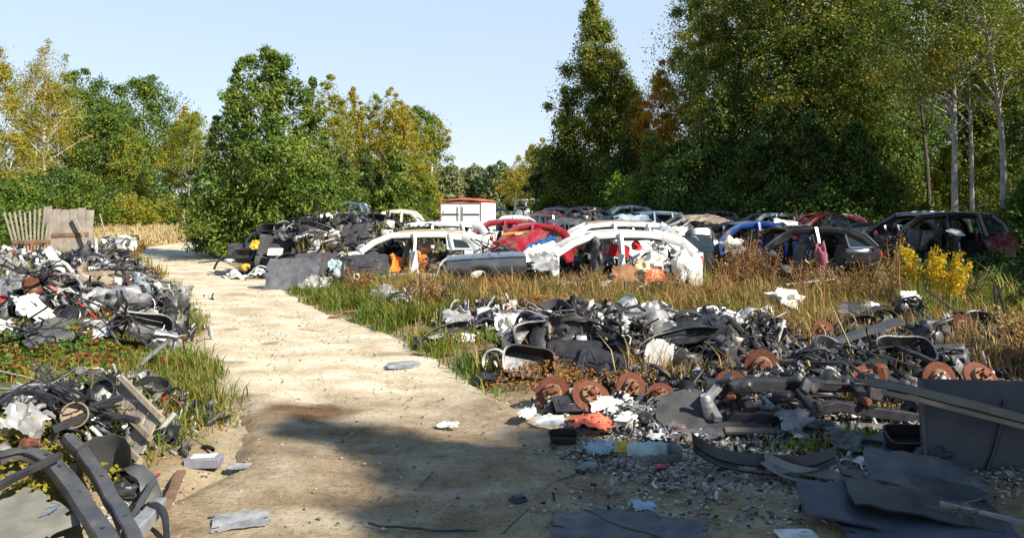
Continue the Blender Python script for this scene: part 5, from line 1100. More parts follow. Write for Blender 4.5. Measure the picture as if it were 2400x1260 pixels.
# scrap in the dry grass beside the road bend
HP += [
 ('sheet', 905, 690, .48, FILM, (50, 0, 20), 'shiny silver sheet in the grass beside the road bend', dict(d=13.9, crump=.3)), ('engine', 935, 700, .5, ALU, (0, 0, 10), 'pale crushed machine part in the grass beside the road bend', dict(d=13.7)),
 ('lump', 985, 665, .3, PB, (0, 0, 0), 'black bag on top of the pale scrap before the white wreck', dict(d=14.2)), ('sheet', 965, 690, .34, mat('maroon_plastic', (.16, .01, .04), .4), (50, 0, 30), 'maroon plastic piece in the pale scrap', dict(d=14)),
 ('bottle', 978, 715, .22, PW, (0, 60, 20), 'white canister in the pale scrap beside the road bend', dict(d=13.2)), ('lump', 950, 712, .18, GRN, (0, 0, 0), 'yellow green lump in the pale scrap', dict(d=13.2)),
 ('plank', 830, 738, .75, WOODB, (0, -4, 8), 'brown plank lying at the road bend, the lower one', dict(lift=.02)), ('plank', 835, 728, .9, WOODB, (0, -3, 2), 'thin brown plank lying at the road bend behind the other', dict(lift=.02)),
 ('tangle', 1010, 700, .6, PB, (0, 0, 0), 'black wire tangle behind the white canister', dict(d=13.4)), ('bumper', 1040, 790, .7, PB, (20, -18, 30), 'black curved bumper piece at the right road edge', dict(d=10.6, h=.2)),
 ('panel', 1010, 800, .42, PB, (20, 0, 10), 'black plastic cover with white patch at the road edge', dict(lift=.03)), ('lump', 1020, 790, .16, PW, (0, 0, 0), 'white lump on the black cover at the road edge', dict(lift=.12, fl=.2)),
 ('sheet', 1075, 745, .42, PG, (55, 0, 30), 'grey curved plate standing at the right road edge', dict(d=11.0)), ('sheet', 1085, 790, .32, FOAM, (25, 0, 10), 'white crumpled sheet under the black curved bumper', dict(d=10.6)),
 ('plank', 1020, 830, .55, WOODB, (0, 0, -3), 'brown stick lying on the sand at the right road edge', dict(lift=.01, w=.05)), ('sheet', 945, 855, .35, FILM, (5, 0, 10), 'thin pale film lying flat on the sand', dict(crump=.04)),
 ('lump', 1135, 735, .24, PW, (0, 0, 0), 'white rounded lump above the grey liner in the grass', dict(d=11.2)), ('sheet', 1190, 755, .36, PW, (50, 0, -10), 'white crumpled sheet left of the black plastic heap', dict(d=10.2, crump=.3)),
 ('engine', 1205, 790, .42, ALU, (0, 0, 50), 'white grey machine part left of the black plastic heap', dict(d=9.6)), ('arch', 1140, 760, .4, PD, (0, 0, 20), 'grey liner in the grass left of the black heap', dict(d=10.7)),
 ('ring', 1160, 848, .27, PW, (82, 0, -18), 'large white hoop standing at the left end of the black heap', dict(d=8.3, t=.06, w=.22)), ('sheet', 1175, 850, .26, PW, (60, 0, 50), 'white torn strip inside the large white hoop', dict(d=8.3, w=.3)),
 ('lump', 1150, 885, .3, PB, (0, 0, 0), 'black bag under the large white hoop', dict(lift=.0, fl=.3)),
]
for k, px, py, sz, m, ang, lab, kw in HP: put(k, px, py, sz, m, ang, lab, **kw)

# ------------------------------------------------------------------ black plastic heap and axle row right of the road
HR = [
 ('tub', 1275, 800, .62, PB, (58, 0, 20), 'large black dashboard shell at the left of the black plastic heap', dict(d=8.5, h=.3)), ('cloth', 1345, 775, .5, FELT, (52, 0, 5), 'dark grey sheet draped over the top of the black plastic heap', dict(d=8.6)),
 ('arch', 1265, 790, .55, PB, (0, 0, 80), 'black arch liner standing at the left of the black plastic heap', dict(d=8.4)), ('bumper', 1400, 800, .8, PB, (30, 20, -25), 'black bumper sloping down the right of the black plastic heap', dict(d=8.4, h=.26)),
 ('panel', 1345, 830, .55, PB, (48, 0, -12), 'black door card at the foot of the black plastic heap', dict(d=8.2)), ('panel', 1415, 850, .5, PB, (40, 10, -20), 'black plastic tray right of the black door card', dict(d=8.1)),
 ('tub', 1240, 850, .5, PB, (62, 10, 10), 'black cracked housing at the left foot of the black heap', dict(d=8.1)), ('tangle', 1300, 750, .5, PG, (0, 0, 0), 'grey cable tangle on top of the black plastic heap', dict(d=8.8)),
 ('engine', 1290, 765, .4, STEEL, (0, 0, 30), 'metal hinge frame on top of the black plastic heap', dict(d=8.8)), ('pipe', 1362, 880, .34, STEEL, (0, -78, 0), 'thin metal rod standing before the black door card', dict(d=7.9, r=.018)),
 ('engine', 1470, 740, .5, STEEL, (0, 0, 10), 'grey metal part behind the black heap', dict(d=9.6)), ('sheet', 1510, 750, .6, FILM, (40, 0, 20), 'shiny crumpled foil behind the black boot lid', dict(d=9.7, crump=.3)), ('engine', 1540, 745, .5, ALU, (0, 0, 70), 'pale engine part behind the black boot lid', dict(d=9.8)),
 ('sheet', 1520, 718, .18, PW, (50, 0, 10), 'white flap standing behind the shiny foil', dict(d=10)), ('sheet', 1440, 765, .32, PW, (35, 0, -20), 'white crushed sheet between the heap and the boot lid', dict(d=9.3, crump=.25)),
 ('mat', 1600, 772, .85, PB, (16, -14, 6), 'black boot lid lying tilted on the scrap row', dict(d=8.8, crump=.05)), ('bumper', 1590, 800, .9, PB, (15, -12, 8), 'black plastic strip under the black boot lid', dict(d=8.5)),
 ('sheet', 1548, 832, .26, PW, (66, 20, -25), 'white angular plate standing under the black boot lid', dict(d=7.9, w=1.1, crump=.04)), ('lump', 1600, 850, .4, PB, (0, 0, 0), 'black shapeless bag under the boot lid', dict(d=8.2)),
 ('drum', 1617, 880, .12, STEEL, (75, 0, 10), 'dull round hub under the boot lid', dict(d=7.6)), ('lump', 1690, 750, .4, FOAM, (0, 0, 0), 'dirty white foam right of the boot lid', dict(d=9.4)),
 ('lump', 1840, 705, .42, FOAM, (0, 20, -10), 'big torn white foam lump standing in the dry grass', dict(a=.9)), ('sheet', 1785, 735, .42, FOAM, (25, 0, 40), 'lower torn white foam piece left of the big lump', dict(crump=.5)),
 ('bar', 1815, 750, .32, PB, (0, 60, 20), 'black strut in front of the torn white foam', dict(d=9.9, w=.04, h=.04)),
 ('mat', 1660, 970, .75, FELT, (24, 0, 8), 'dark triangular felt sheet at the left end of the axle', dict(d=6.9)), ('mat', 1610, 1003, .5, FELTG, (6, 0, -6), 'dark felt sheet lying flat left of the axle', dict(lift=.02)),
 ('bumper', 2010, 760, .6, PB, (50, -10, 18), 'dark moulding behind the long grey one', dict(d=9.6, h=.2)),
 ('arch', 2060, 740, .55, PB, (10, 0, 10), 'black liner among the dark mouldings', dict(d=9.8)), ('shard', 2000, 720, .4, PD, (80, 0, 0), 'dark pointed fin standing above the mouldings', dict(d=9.9)), ('lump', 2042, 716, .18, PW, (0, 0, 0), 'white rounded bit behind the dark mouldings', dict(d=10.2)),
 ('engine', 2130, 715, .42, PB, (0, 0, 0), 'black machine part with white top beside the goldenrod', dict(d=10)), ('sheet', 2135, 692, .22, PW, (40, 0, 0), 'white torn tip on the black machine part', dict(d=10)),
 ('bar', 2215, 712, .6, PB, (0, 36, 0), 'black slanting rod above the right rusty disc', dict(d=9.8, w=.035, h=.035)), ('engine', 2180, 780, .6, PD, (0, 0, 30), 'dark suspension lump left of the right rusty disc', dict(d=9.2)),
 ('pipe', 2090, 850, .8, PD, (0, -4, -12), 'dark pipe lying left of the right discs', dict(d=8.3, r=.03)), ('pipe', 1940, 866, .5, STEEL, (0, 2, -4), 'shiny thin rod lying behind the axle', dict(d=8.0, r=.012)), ('bar', 2280, 840, .26, PG, (0, 84, 0), 'grey upright bracket between the right discs', dict(d=8.3, w=.06, h=.05)),
 ('tub', 2120, 830, .5, PB, (40, 0, 0), 'black housing low in the dry grass at right', dict(d=8.6)), ('tangle', 2060, 820, .6, PB, (0, 0, 0), 'black cable tangle behind the axle row', dict(d=8.7)),
 ('bar', 2335, 720, .55, PB, (0, 84, 0), 'black upright leg of the trestle at right', dict(d=9.9, w=.05, h=.05)), ('bar', 2352, 718, .55, PB, (0, 74, 0), 'black leaning leg of the trestle at right', dict(d=9.8, w=.06, h=.05)), ('bar', 2375, 775, .3, WOOD, (0, -45, 0), 'pale stick at the right photo edge', dict(d=9.3, w=.03, h=.03)),
]
# litter line and shaded foreground
HR += [
 ('cloth', 1385, 985, .34, CORAL, (6, 0, -12), 'coral orange rag in the white litter', dict(lift=.04)), ('sheet', 1415, 945, .22, PW, (40, 0, 10), 'bright white plastic piece behind the coral rag', dict(lift=.05)), ('sheet', 1235, 970, .30, PW, (30, 0, 70), 'white ragged plastic strip at the left end of the litter', dict(lift=.03, w=.3, crump=.3)),
 ('mat', 1365, 1000, .26, PB, (20, 0, 0), 'black felt flap in front of the coral rag', dict(lift=.03)), ('bottle', 1425, 1005, .17, PG, (0, 0, -25), 'grey canister right of the coral rag', dict()), ('tub', 1320, 1025, .20, PB, (20, 0, 0), 'black round tray at the front of the litter', dict(lift=.01, h=.3)),
 ('sheet', 1405, 1045, .22, LBLUE, (20, 0, 0), 'pale blue crumpled bag in the shade', dict(lift=.03, crump=.3)), ('panel', 1468, 1047, .17, YEL, (25, 0, 0), 'yellow square board in the litter', dict(lift=.02)), ('arch', 1520, 1052, .28, TEAL, (70, 0, 0), 'pale teal curved plastic right of the yellow board', dict(lift=.05)),
 ('sheet', 1540, 1022, .14, PW, (10, 0, 20), 'white chip right of the litter line', dict(lift=.03)), ('lump', 1470, 985, .2, PW, (0, 0, 0), 'white lump in the middle of the litter line', dict()), ('lump', 1515, 985, .2, PB, (0, 0, 0), 'black tube end at the right of the litter line', dict()), 
 ('panel', 1340, 945, .3, PB, (30, 0, 10), 'black plate under the third rusty disc', dict(lift=.04)), ('sheet', 1290, 985, .25, PW, (15, 0, 0), 'white flat piece left of the coral rag', dict(lift=.03)), ('tangle', 1500, 955, .3, PG, (0, 0, 0), 'pale wire tangle behind the litter line', dict(lift=.01)),
 ('lamp', 1548, 1094, .10, REDP, (0, 0, 20), 'small red lamp lens on the shaded gravel', dict(lift=.02)), ('sheet', 1870, 990, .32, PG, (30, 0, 20), 'grey plastic sheet in front of the axle', dict(lift=.06, crump=.2)), ('sheet', 1885, 1018, .2, PW, (15, 0, 0), 'white chip before the grey plastic sheet', dict(lift=.03)), ('lump', 1925, 1010, .22, PB, (0, 0, 0), 'black boot shaped piece right of the grey sheet', dict()),
 ('mat', 2040, 1035, .5, FELTG, (5, 0, -10), 'dark green grey mat lying behind the green weeds', dict(lift=.02)), ('tub', 2130, 1030, .3, PB, (25, 0, 0), 'black tray with pale rim left of the slate panel', dict(lift=.03)), ('lump', 2180, 1065, .22, PB, (0, 0, 0), 'black round bundle at the foot of the slate panel', dict()), ('bar', 2115, 1022, .2, PG, (0, 0, -8), 'pale strip on the black tray', dict(lift=.09, w=.03, h=.015)),
 ('bumper', 1790, 1075, .85, PB, (-60, 0, -14), 'black moulding lying on the shaded ground below the axle', dict(lift=.06, h=.16)), ('mat', 1840, 1085, .36, mat('brown_felt', (.09, .07, .06), .95), (4, 0, -12), 'brown felt piece on the black moulding', dict(lift=.05)), ('bumper', 1905, 1110, .6, PG, (-50, 0, -35), 'grey curved moulding end beside the weeds', dict(lift=.06, h=.15)),
 ('mat', 2040, 1190, .72, SLATE, (5, 4, -14), 'grey blue board lying at the lower right, left part', dict(lift=.03, crump=.03)), ('mat', 2150, 1165, .75, PB, (7, 6, -14), 'black board lying on the grey blue boards', dict(lift=.05, crump=.03)), ('mat', 2170, 1120, .62, PD, (12, 8, -18), 'dark grey mat rising to the slate panel', dict(lift=.05, crump=.06)),
 ('mat', 2180, 1245, .85, SLATE, (3, 0, -10), 'grey blue board at the bottom edge of the photo', dict(lift=.02, crump=.02)), ('bar', 2340, 1215, .55, PG, (0, 8, -20), 'grey tube lying at the bottom right corner', dict(lift=.03, w=.05, h=.05)), ('tangle', 2240, 1200, .22, OLIVE, (0, 0, 0), 'dead plant stalk bundle between the boards', dict(lift=.02)),
 ('mat', 1420, 1235, .56, PD, (3, 0, -4), 'dark flat plastic guard lying in the shade at the bottom', dict(lift=.02, crump=.04)), ('hose', 1480, 1235, .6, PB, (0, 0, 60), 'thin black cable lying on the flat plastic guard', dict(lift=.06, r=.008)), ('mat', 1560, 1240, .4, PD, (5, 0, -20), 'dark plastic flap right of the flat guard', dict(lift=.02, crump=.05)),
 ('hose', 990, 1235, .6, PB, (0, 0, 30), 'black hose lying at the bottom of the road', dict(r=.012)), ('pipe', 1205, 1225, .22, PD, (0, -25, 40), 'dark stick with a white tip standing in the shade', dict(r=.02)), ('panel', 1865, 1248, .2, PW, (0, 0, 3), 'white square socket plate at the bottom edge', dict(lift=.01)), ('hose', 1740, 1205, .4, PG, (0, 0, 0), 'pale cable arc on the shaded ground', dict(r=.008)),
 ('tub', 1560, 1065, .22, PG, (15, 0, 0), 'grey dish in the shaded litter', dict(lift=.01)), ('sheet', 1380, 1090, .12, PG, (10, 0, 0), 'grey scrap piece on the shaded gravel', dict(lift=.01)), ('sheet', 1690, 1080, .2, PG, (15, 0, 20), 'grey folded sheet on the shaded ground', dict(lift=.02)), ('sheet', 1510, 1185, .14, LBLUE, (15, 0, 0), 'pale blue chip near the flat guard', dict(lift=.01)),
 ('lump', 1215, 1168, .10, PB, (0, 0, 0), 'black clod on the shaded road', dict(fl=.4)), ('hose', 1330, 1120, .5, PB, (0, 0, 0), 'thin black cable on the shaded gravel', dict(r=.006)), ('hose', 1000, 1120, .3, PB, (0, 0, 0), 'short black strap on the shaded road', dict(r=.01)), ('sheet', 1050, 995, .16, PW, (10, 0, 0), 'white paper scrap on the road right side', dict(lift=.01)),
 ('sheet', 560, 1220, .3, FILM, (2, 0, 20), 'flat grey film on the sand at the bottom left', dict(lift=.01, crump=.03)), ('sheet', 560, 1092, .14, FILM, (5, 0, 0), 'thin pale film beside the small grey box', dict(lift=.01, crump=.05)),
]
for k, px, py, sz, m, ang, lab, kw in HR: put(k, px, py, sz, m, ang, lab, **kw)
rotor(1295, 922, .145, (60, 0, -18), 'rusty brake disc under the black heap, leftmost of all', d=7.4); rotor(1385, 930, .16, (42, 6, 8), 'rusty brake disc half covered by a black plate', d=7.3)
rotor(1478, 908, .13, (74, 0, 9), 'rusty brake disc third along the row below the heap', d=7.6); rotor(1548, 928, .115, (50, -8, -8), 'rusty brake disc fourth along the row, left of the felt sheet', d=7.3)
rotor(1786, 858, .155, (84, 0, -14), 'upright rusty brake disc with pale hub behind the axle', d=7.9); rotor(1712, 905, .14, (70, 0, -20), 'rusty brake disc at the left end of the axle', d=7.2)
rotor(2252, 768, .155, (82, 0, -20), 'big upright rusty brake disc at right below the slanting rod', d=9.0); rotor(2200, 888, .14, (78, 0, 0), 'rusty brake disc peeping over the slate panel, left one', d=7.6, hubm=ALU)
rotor(2298, 888, .15, (50, 0, 10), 'rusty brake disc peeping over the slate panel, right one', d=7.6); rotor(2372, 850, .14, (60, 0, 0), 'rusty brake disc in dry grass at the right photo edge', d=8.2); rotor(1930, 778, .13, (64, 0, 0), 'rusty brake disc half buried in the dry grass', d=9.4); rotor(2032, 890, .12, (50, 0, 0), 'small rusty brake disc at the right end of the axle', d=7.6)
# the axle carrier in the middle of the scrap row
e = empty('axle_carrier', 'black axle carrier with rusty struts lying across the scrap row', 'axle', on(1890, 985) + Vector((0, 0, .0)), R(3))
def rail(n, pts, w_, h_, m): MB().bar(pts, w_, h_).wobble(.012, 4, 1).build(n, m, e)
rail('beam', [(-.78, .05, .26), (-.4, .0, .28), (.3, .0, .28), (.75, .05, .24)], .15, .10, PB); rail('beam', [(-.74, -.30, .12), (-.3, -.34, .11), (.1, -.28, .19), (.45, -.30, .13), (.80, -.33, .09)], .09, .08, PB)
for x in (-.62, -.15, .3, .68): rail('cross_member', [(x, .05, .30), (x + .03, -.15, .27), (x + .06, -.34, .17)], .08, .06, PB)
rail('control_arm', [(-.72, -.05, .28), (-.85, -.2, .22), (-.82, -.38, .12)], .06, .05, PG); rail('control_arm', [(.74, -.02, .26), (.88, -.15, .24), (.90, -.34, .10)], .06, .05, PG)
for sd in (-1, 1): MB().lathe([(0, 0), (.05, 0), (.055, .04), (.04, .16), (.03, .2), (0, .2)], 12, rot(10, 20 * sd, 0), (sd * .84, -.28, .10)).build('strut', ALU, e)
MB().tube([(-.8, -.46, .06), (-.3, -.5, .05), (.2, -.44, .07), (.75, -.46, .04)], .028, 8).build('stabiliser_bar', mat('dusty_steel', (.16, .13, .10), .7), e)
rn = random.Random(5)
for k in range(30): MB().box((rn.uniform(-.78, .78), rn.uniform(-.42, .14), rn.uniform(.08, .38)), [rn.uniform(.03, .15) for _ in range(3)], rot(rn.uniform(0, 90), rn.uniform(0, 90), 0), bev=.25).build('bracket', rn.choice((PD, PB, PB, RUST)), e)
for k in range(16): MB().lathe([(0, 0), (.012, 0), (.012, .02), (0, .02)], 6, None, (rn.uniform(-.75, .75), rn.uniform(-.02, .1), rn.uniform(.375, .39))).build('bolt', CHROME, e)
for k in range(6): q = m_hose(rn, .5, .012, 2.2, 10); q.xf(rot(rn.uniform(-40, 40), 0, rn.uniform(0, 360)), (rn.uniform(-.6, .6), rn.uniform(-.4, 0), rn.uniform(.2, .36))).build('hose', PB, e)
# slate coloured tonneau panel standing at the right edge, with its long glossy rail
e = empty('tonneau_panel', 'large slate blue flat panel standing upright at the right photo edge', 'panel', P(2310, 1128, 5.0), e=Euler((R(-8), 0, R(-6))))
MB().box((.03, 0, .31), (.80, .03, .62), bev=.1).build('sheet', SLATE, e); MB().box((-.36, -.022, .31), (.022, .02, .60)).build('edge_strip', PD, e)
MB().box((.33, -.02, .50), (.02, .012, .22)).build('edge_strip', PD, e)
MB().tube([(.13, -.035, .5), (.10, -.04, .36), (.05, -.035, .2), (.0, -.04, .08)], .010, 6).build('strap', PB, e)
e = empty('roof_rail_bar', 'long glossy black trim bar lying slanted across the slate panel', 'trim bar', P(2235, 942, 4.75), e=Euler((R(-8), R(13), R(-4))))
MB().bar([(-.50, .05, .0), (-.3, .01, .012), (.1, 0, .01), (.75, 0, -.01)], .07, .055).build('bar', BLACK, e); MB().bar([(-.42, -.012, -.04), (-.2, -.02, -.035), (.75, -.02, -.05)], .03, .03).build('underside', mat('tan_trim', (.23, .18, .13), .6), e)

# scrap lying on and hanging from the wrecks
for k, px, py, sz, m, ang, lab, kw in [
 ('tangle', 1010, 532, .8, PB, (0, 0, 0), 'dark cable tangle lying on the roof of the white wreck behind the front one', dict(d=21.3)), ('bumper', 965, 540, 1.1, PD, (10, 0, 5), 'grey bumper lying on the roof of the second white wreck', dict(d=21.2)),
 ('sheet', 1660, 512, 1.2, BROWN, (8, 0, 10), 'bent brown metal sheet on the brown roofed wreck', dict(d=22.2)), ('sheet', 1690, 520, .9, TAN, (10, 5, -20), 'tan sheet lying on the brown roofed wreck', dict(d=21.8)),
 ('shard', 1610, 548, .8, PW, (50, 20, 30), 'white bent metal shard sticking up behind the doorless white wreck', dict(d=18.0)), ('shard', 1590, 532, .7, PW, (30, -20, 0), 'white torn roof piece behind the doorless white wreck', dict(d=18.6)), ('bar', 1570, 528, .7, LBLUE, (0, -24, 10), 'pale blue bent bar on the white wreck with brown rails', dict(d=18.8, w=.12, h=.05)),
 ('mat', 1235, 572, .9, RED, (40, -20, 20), 'red bonnet leaning between the red wreck and the white ones', dict(d=17.6)), ('sheet', 1265, 590, .8, FOAM, (30, -16, 10), 'pale crumpled wing between the dark wing and the doorless wreck', dict(d=16.2)), ('sheet', 1275, 612, .6, PG, (50, 0, 30), 'grey torn wing end at the front of the doorless white wreck', dict(d=15.2)),
 ('bar', 1210, 545, .7, YEL, (0, -6, 4), 'yellow strip under the dark grey roof arch of the red wreck', dict(d=18.4, w=.10, h=.05)), ('mat', 1270, 577, .6, mat('blue_sheet', (.04, .11, .26), .4), (40, -24, 10), 'blue panel standing left of the doorless white wreck', dict(d=16.6)), ('bar', 1140, 570, .8, PG, (0, 18, 20), 'pale bent pipe rising beside the front white wreck', dict(d=17.5, w=.05, h=.05)),
 ('engine', 1185, 600, .7, PD, (0, 0, 20), 'dark machine part between the front white wreck and the red one', dict(d=16.4)), ('tangle', 1150, 590, .9, PB, (0, 0, 0), 'dark cable tangle behind the dark grey wing', dict(d=16.2)), ('tangle', 1010, 610, .8, PB, (0, 0, 0), 'dark wiring hanging in the rear opening of the front white wreck', dict(d=17.6)),
 ('sheet', 1330, 520, 1.0, PD, (12, 0, 0), 'dark bent panel between the red and white wrecks', dict(d=22)), ('engine', 1375, 508, .9, PD, (0, 0, 40), 'dark engine lying on the cars behind the red wrecks', dict(d=24)), ('sheet', 1480, 512, 1.0, LBLUE, (10, 0, 0), 'pale grey sheet lying on the cars behind the white wreck', dict(d=23)),
 ('shard', 1850, 525, .7, PW, (20, 10, 0), 'white strip lying on the roof of the blue wreck', dict(d=18.2)), ('engine', 1960, 520, .8, PG, (0, 0, 0), 'grey bent metal lying on the dark red wreck', dict(d=23)), ('bar', 1900, 512, 1.1, RED, (0, -22, 0), 'red metal strut slanting over the dark red wreck', dict(d=23.5, w=.08, h=.05)),
 ('mat', 2350, 575, .7, DRED, (70, -20, 10), 'dark red panel hanging at the tail of the silver roofed wreck', dict(d=18.0)), ('bar', 2255, 610, .8, PG, (0, 78, 0), 'pale strut standing in the door opening of the silver roofed wreck', dict(d=17.8, w=.07, h=.04)), ('sheet', 2240, 545, .4, PW, (30, 0, 20), 'small pale flap in the door opening of the silver roofed wreck', dict(d=18)),
 ('bar', 1900, 660, .9, PW, (0, -6, 0), 'pale strip lying in the grass before the black car', dict(d=14.6, w=.06, h=.03)), ('sheet', 1535, 645, .4, ORA, (70, 0, 0), 'orange brown flap under the doorless white wreck', dict(d=15.0)), ('sheet', 1465, 640, .5, mat('rust_sheet', (.30, .14, .06), .8), (75, 0, 10), 'rusty sheet standing under the middle pillar of the doorless wreck', dict(d=15.0)),
 ]: put(k, px, py, sz, m, ang, lab, **kw)
# ------------------------------------------------------------------ grass, weeds, brambles, gravel
def blades(name, label, cat, spots, m, seed, hmin, hmax, w, lean=.5, fil=None, seedhead=False):
    rng = np.random.default_rng(seed); Vs = []; Fs = []; n0 = 0
    for (x, y, rx, ry, cnt) in spots:
        a = rng.random(cnt) * 6.2832; q = np.sqrt(rng.random(cnt)) * (1 + .18 * rng.normal(size=cnt)); X = x + rx * q * np.cos(a); Y = y + ry * q * np.sin(a)
        nc = max(8, cnt // 26); ci = rng.integers(0, nc, cnt); sp_ = .035 + .10 * rng.random(nc); ch = .45 + .9 * rng.random(nc) ** 1.4     # tufts
        loose = rng.random(cnt) < .3; CX_, CY_ = X[:nc].copy(), Y[:nc].copy(); ox, oy = rng.normal(size=cnt) * sp_[ci], rng.normal(size=cnt) * sp_[ci]
        X = np.where(loose, X, CX_[ci] + ox); Y = np.where(loose, Y, CY_[ci] + oy); hf = np.where(loose, .6, ch[ci])
        k = offroad(X, Y) > -.22 + .5 * rng.random(cnt)
        k &= fbm(X * 1.5, Y * 1.5, seed + 3) > -.14
        X = X[k]; Y = Y[k]; hf = hf[k]; n = len(X); Z = gh(X, Y) - .01
        h = (hmin + (hmax - hmin) * rng.random(n) ** 1.3) * hf * (1 + 1.1 * fbm(X * .9, Y * .9, seed)); t = rng.random(n) * 6.2832; ln = h * lean * (.3 + rng.random(n)); ww = w * (.6 + .8 * rng.random(n))
        dx, dy = np.cos(t), np.sin(t); px_, py_ = -dy, dx; o = np.stack([X, Y, Z], 1)
        P0 = o + np.stack([px_, py_, 0 * h], 1) * ww[:, None] / 2; P1 = o - np.stack([px_, py_, 0 * h], 1) * ww[:, None] / 2
        mid = o + np.stack([dx * ln * .3, dy * ln * .3, h * .6], 1); P2 = mid - np.stack([px_, py_, 0 * h], 1) * ww[:, None] * .4; P3 = mid + np.stack([px_, py_, 0 * h], 1) * ww[:, None] * .4
        tip = o + np.stack([dx * ln, dy * ln, h * (1 - .18 * lean)], 1); tw = .5 if seedhead else .06
        P4 = tip - np.stack([px_, py_, 0 * h], 1) * ww[:, None] * tw; P5 = tip + np.stack([px_, py_, 0 * h], 1) * ww[:, None] * tw
        V = np.stack([P0, P1, P2, P3, P4, P5], 1).reshape(-1, 3); b_ = np.arange(n)[:, None] * 6 + n0
        Vs.append(V); Fs.append(np.concatenate([b_ + np.array([0, 1, 2, 3]), b_ + np.array([3, 2, 4, 5])])); n0 += 6 * n
    return tag(rawmesh(name, np.concatenate(Vs), np.concatenate(Fs), m), label, cat, None, 'stuff')
G_DRY = leafmat('dry_grass', [(0, (.10, .10, .02)), (.25, (.24, .15, .04)), (.5, (.42, .25, .075)), (.75, (.55, .38, .15)), (1, (.26, .12, .035))], trans=.35, nscale=.9, jitter=.75)
G_MIX = leafmat('mixed_grass', [(0, (.07, .11, .012)), (.4, (.16, .18, .02)), (.7, (.30, .22, .045)), (1, (.40, .22, .06))], trans=.35, nscale=.7, jitter=.7)
G_GRN = leafmat('green_grass', [(0, (.07, .13, .012)), (.5, (.15, .20, .02)), (.8, (.24, .22, .03)), (1, (.40, .20, .035))], trans=.35, nscale=1.0, jitter=.7)
G_PALE = leafmat('pale_field_grass', [(0, (.50, .36, .16)), (.6, (.66, .50, .25)), (1, (.42, .36, .12))], trans=.3, nscale=.3)
G_RUST = leafmat('rusty_weed', [(0, (.20, .08, .02)), (.5, (.34, .15, .035)), (1, (.36, .24, .05))], trans=.3, nscale=2)
blades('grass', 'golden dry grass band between the scrap row and the wrecked cars', 'grass', [(1.0, 14.0, 3.6, 1.2, 12000), (4.5, 13.0, 2.6, 1.8, 10000), (-.6, 14.8, 1.8, 1.0, 5000), (7.2, 14.0, 1.8, 1.6, 4000), (1.3, 12.0, 2.0, .9, 4500)], G_DRY, 1, .05, .50, .011, .85)
blades('grass', 'greener grass tufts inside the golden band', 'grass', [(1.0, 13.2, 3.6, 1.8, 12000), (5.0, 12.4, 2.8, 1.8, 11000), (-1.2, 12.8, 1.5, 1.3, 5000), (-2.6, 15.6, 1.0, 1.2, 3500), (7.5, 13.2, 1.8, 1.8, 5000), (8.5, 16.5, 2, 1.6, 4000)], G_MIX, 2, .04, .40, .012, .9)
blades('grass', 'dry orange grass among the brake discs at right', 'grass', [(5.3, 9.4, 1.6, 1.5, 5000), (3.6, 9.9, 1.4, .8, 3500), (3.1, 6.7, .5, .4, 500), (5.0, 8.0, .8, .5, 1500), (1.6, 7.6, .5, .4, 600), (.1, 8.3, .5, .5, 700), (2.6, 8.2, .5, .4, 500)], G_DRY, 3, .06, .34, .011, .7)
blades('grass', 'green and brown grass verge along the left road edge', 'grass', [(-3.3, 7.4, .75, 1.5, 9000), (-2.75, 6.1, .42, .7, 4000), (-4.7, 10.0, .55, 2.0, 5000), (-4.2, 8.4, .8, .8, 4000), (-2.5, 5.4, .3, .4, 700), (-5.4, 13.0, .5, 1.3, 3500), (-4.5, 11, .4, 1.2, 2500), (-7.0, 16.5, .6, 2, 3000)], G_GRN, 4, .04, .20, .012, .8)
blades('grass', 'brown seeding grass on the left verge', 'grass', [(-3.1, 7.2, .8, 1.4, 2500), (-4.6, 10.4, .6, 2.4, 2500), (-6.4, 15, .7, 2.0, 2000)], G_MIX, 5, .06, .28, .010, .6)
blades('grass', 'yellow green grass patches on the left heap and behind it', 'grass', [(-7.2, 11.2, .9, .9, 1800), (-9.4, 19, 1.6, 2.5, 4000), (-11, 24, 2, 3, 4000), (-8.6, 15.4, .8, .8, 700)], G_MIX, 6, .1, .42, .018, .5)
blades('grass', 'pale golden field grass beyond the road bend', 'grass', [(-22, 48, 8.0, 11, 26000), (-16.5, 38, 3.2, 4, 6000), (-19, 60, 10, 6, 9000)], G_PALE, 7, .12, .42, .035, .7)
blades('grass', 'dark green undergrowth grass along the foot of the right wood', 'grass', [(9.0, 12.6, 2.2, 1.6, 5000), (10.5, 17.5, 1.6, 1.5, 4000), (14, 27, 5, 3, 5000)], G_GRN, 8, .1, .5, .022, .7)
blades('grass', 'green grass strip along the foot of the black pile', 'grass', [(-4.9, 17.2, 1.0, .5, 1500), (-3.6, 15.6, .8, .7, 2200), (-1.7, 11.4, .7, .9, 4500), (-1.0, 9.6, .35, .9, 1800), (-3.0, 13.6, .7, 1.0, 3500), (-.4, 8.2, .3, .5, 700), (-.7, 12.8, .7, .6, 1500), (.0, 9.9, .6, .4, 900)], G_GRN, 9, .06, .28, .015, .7)
blades('grass', 'rough meadow grass between and behind the wrecked cars', 'grass', [(2, 19, 7, 3, 9000), (5, 26, 9, 5, 9000), (-2, 26, 4, 6, 6000), (3, 38, 12, 8, 9000), (-12, 32, 3, 5, 4000)], G_MIX, 10, .1, .45, .03, .5)
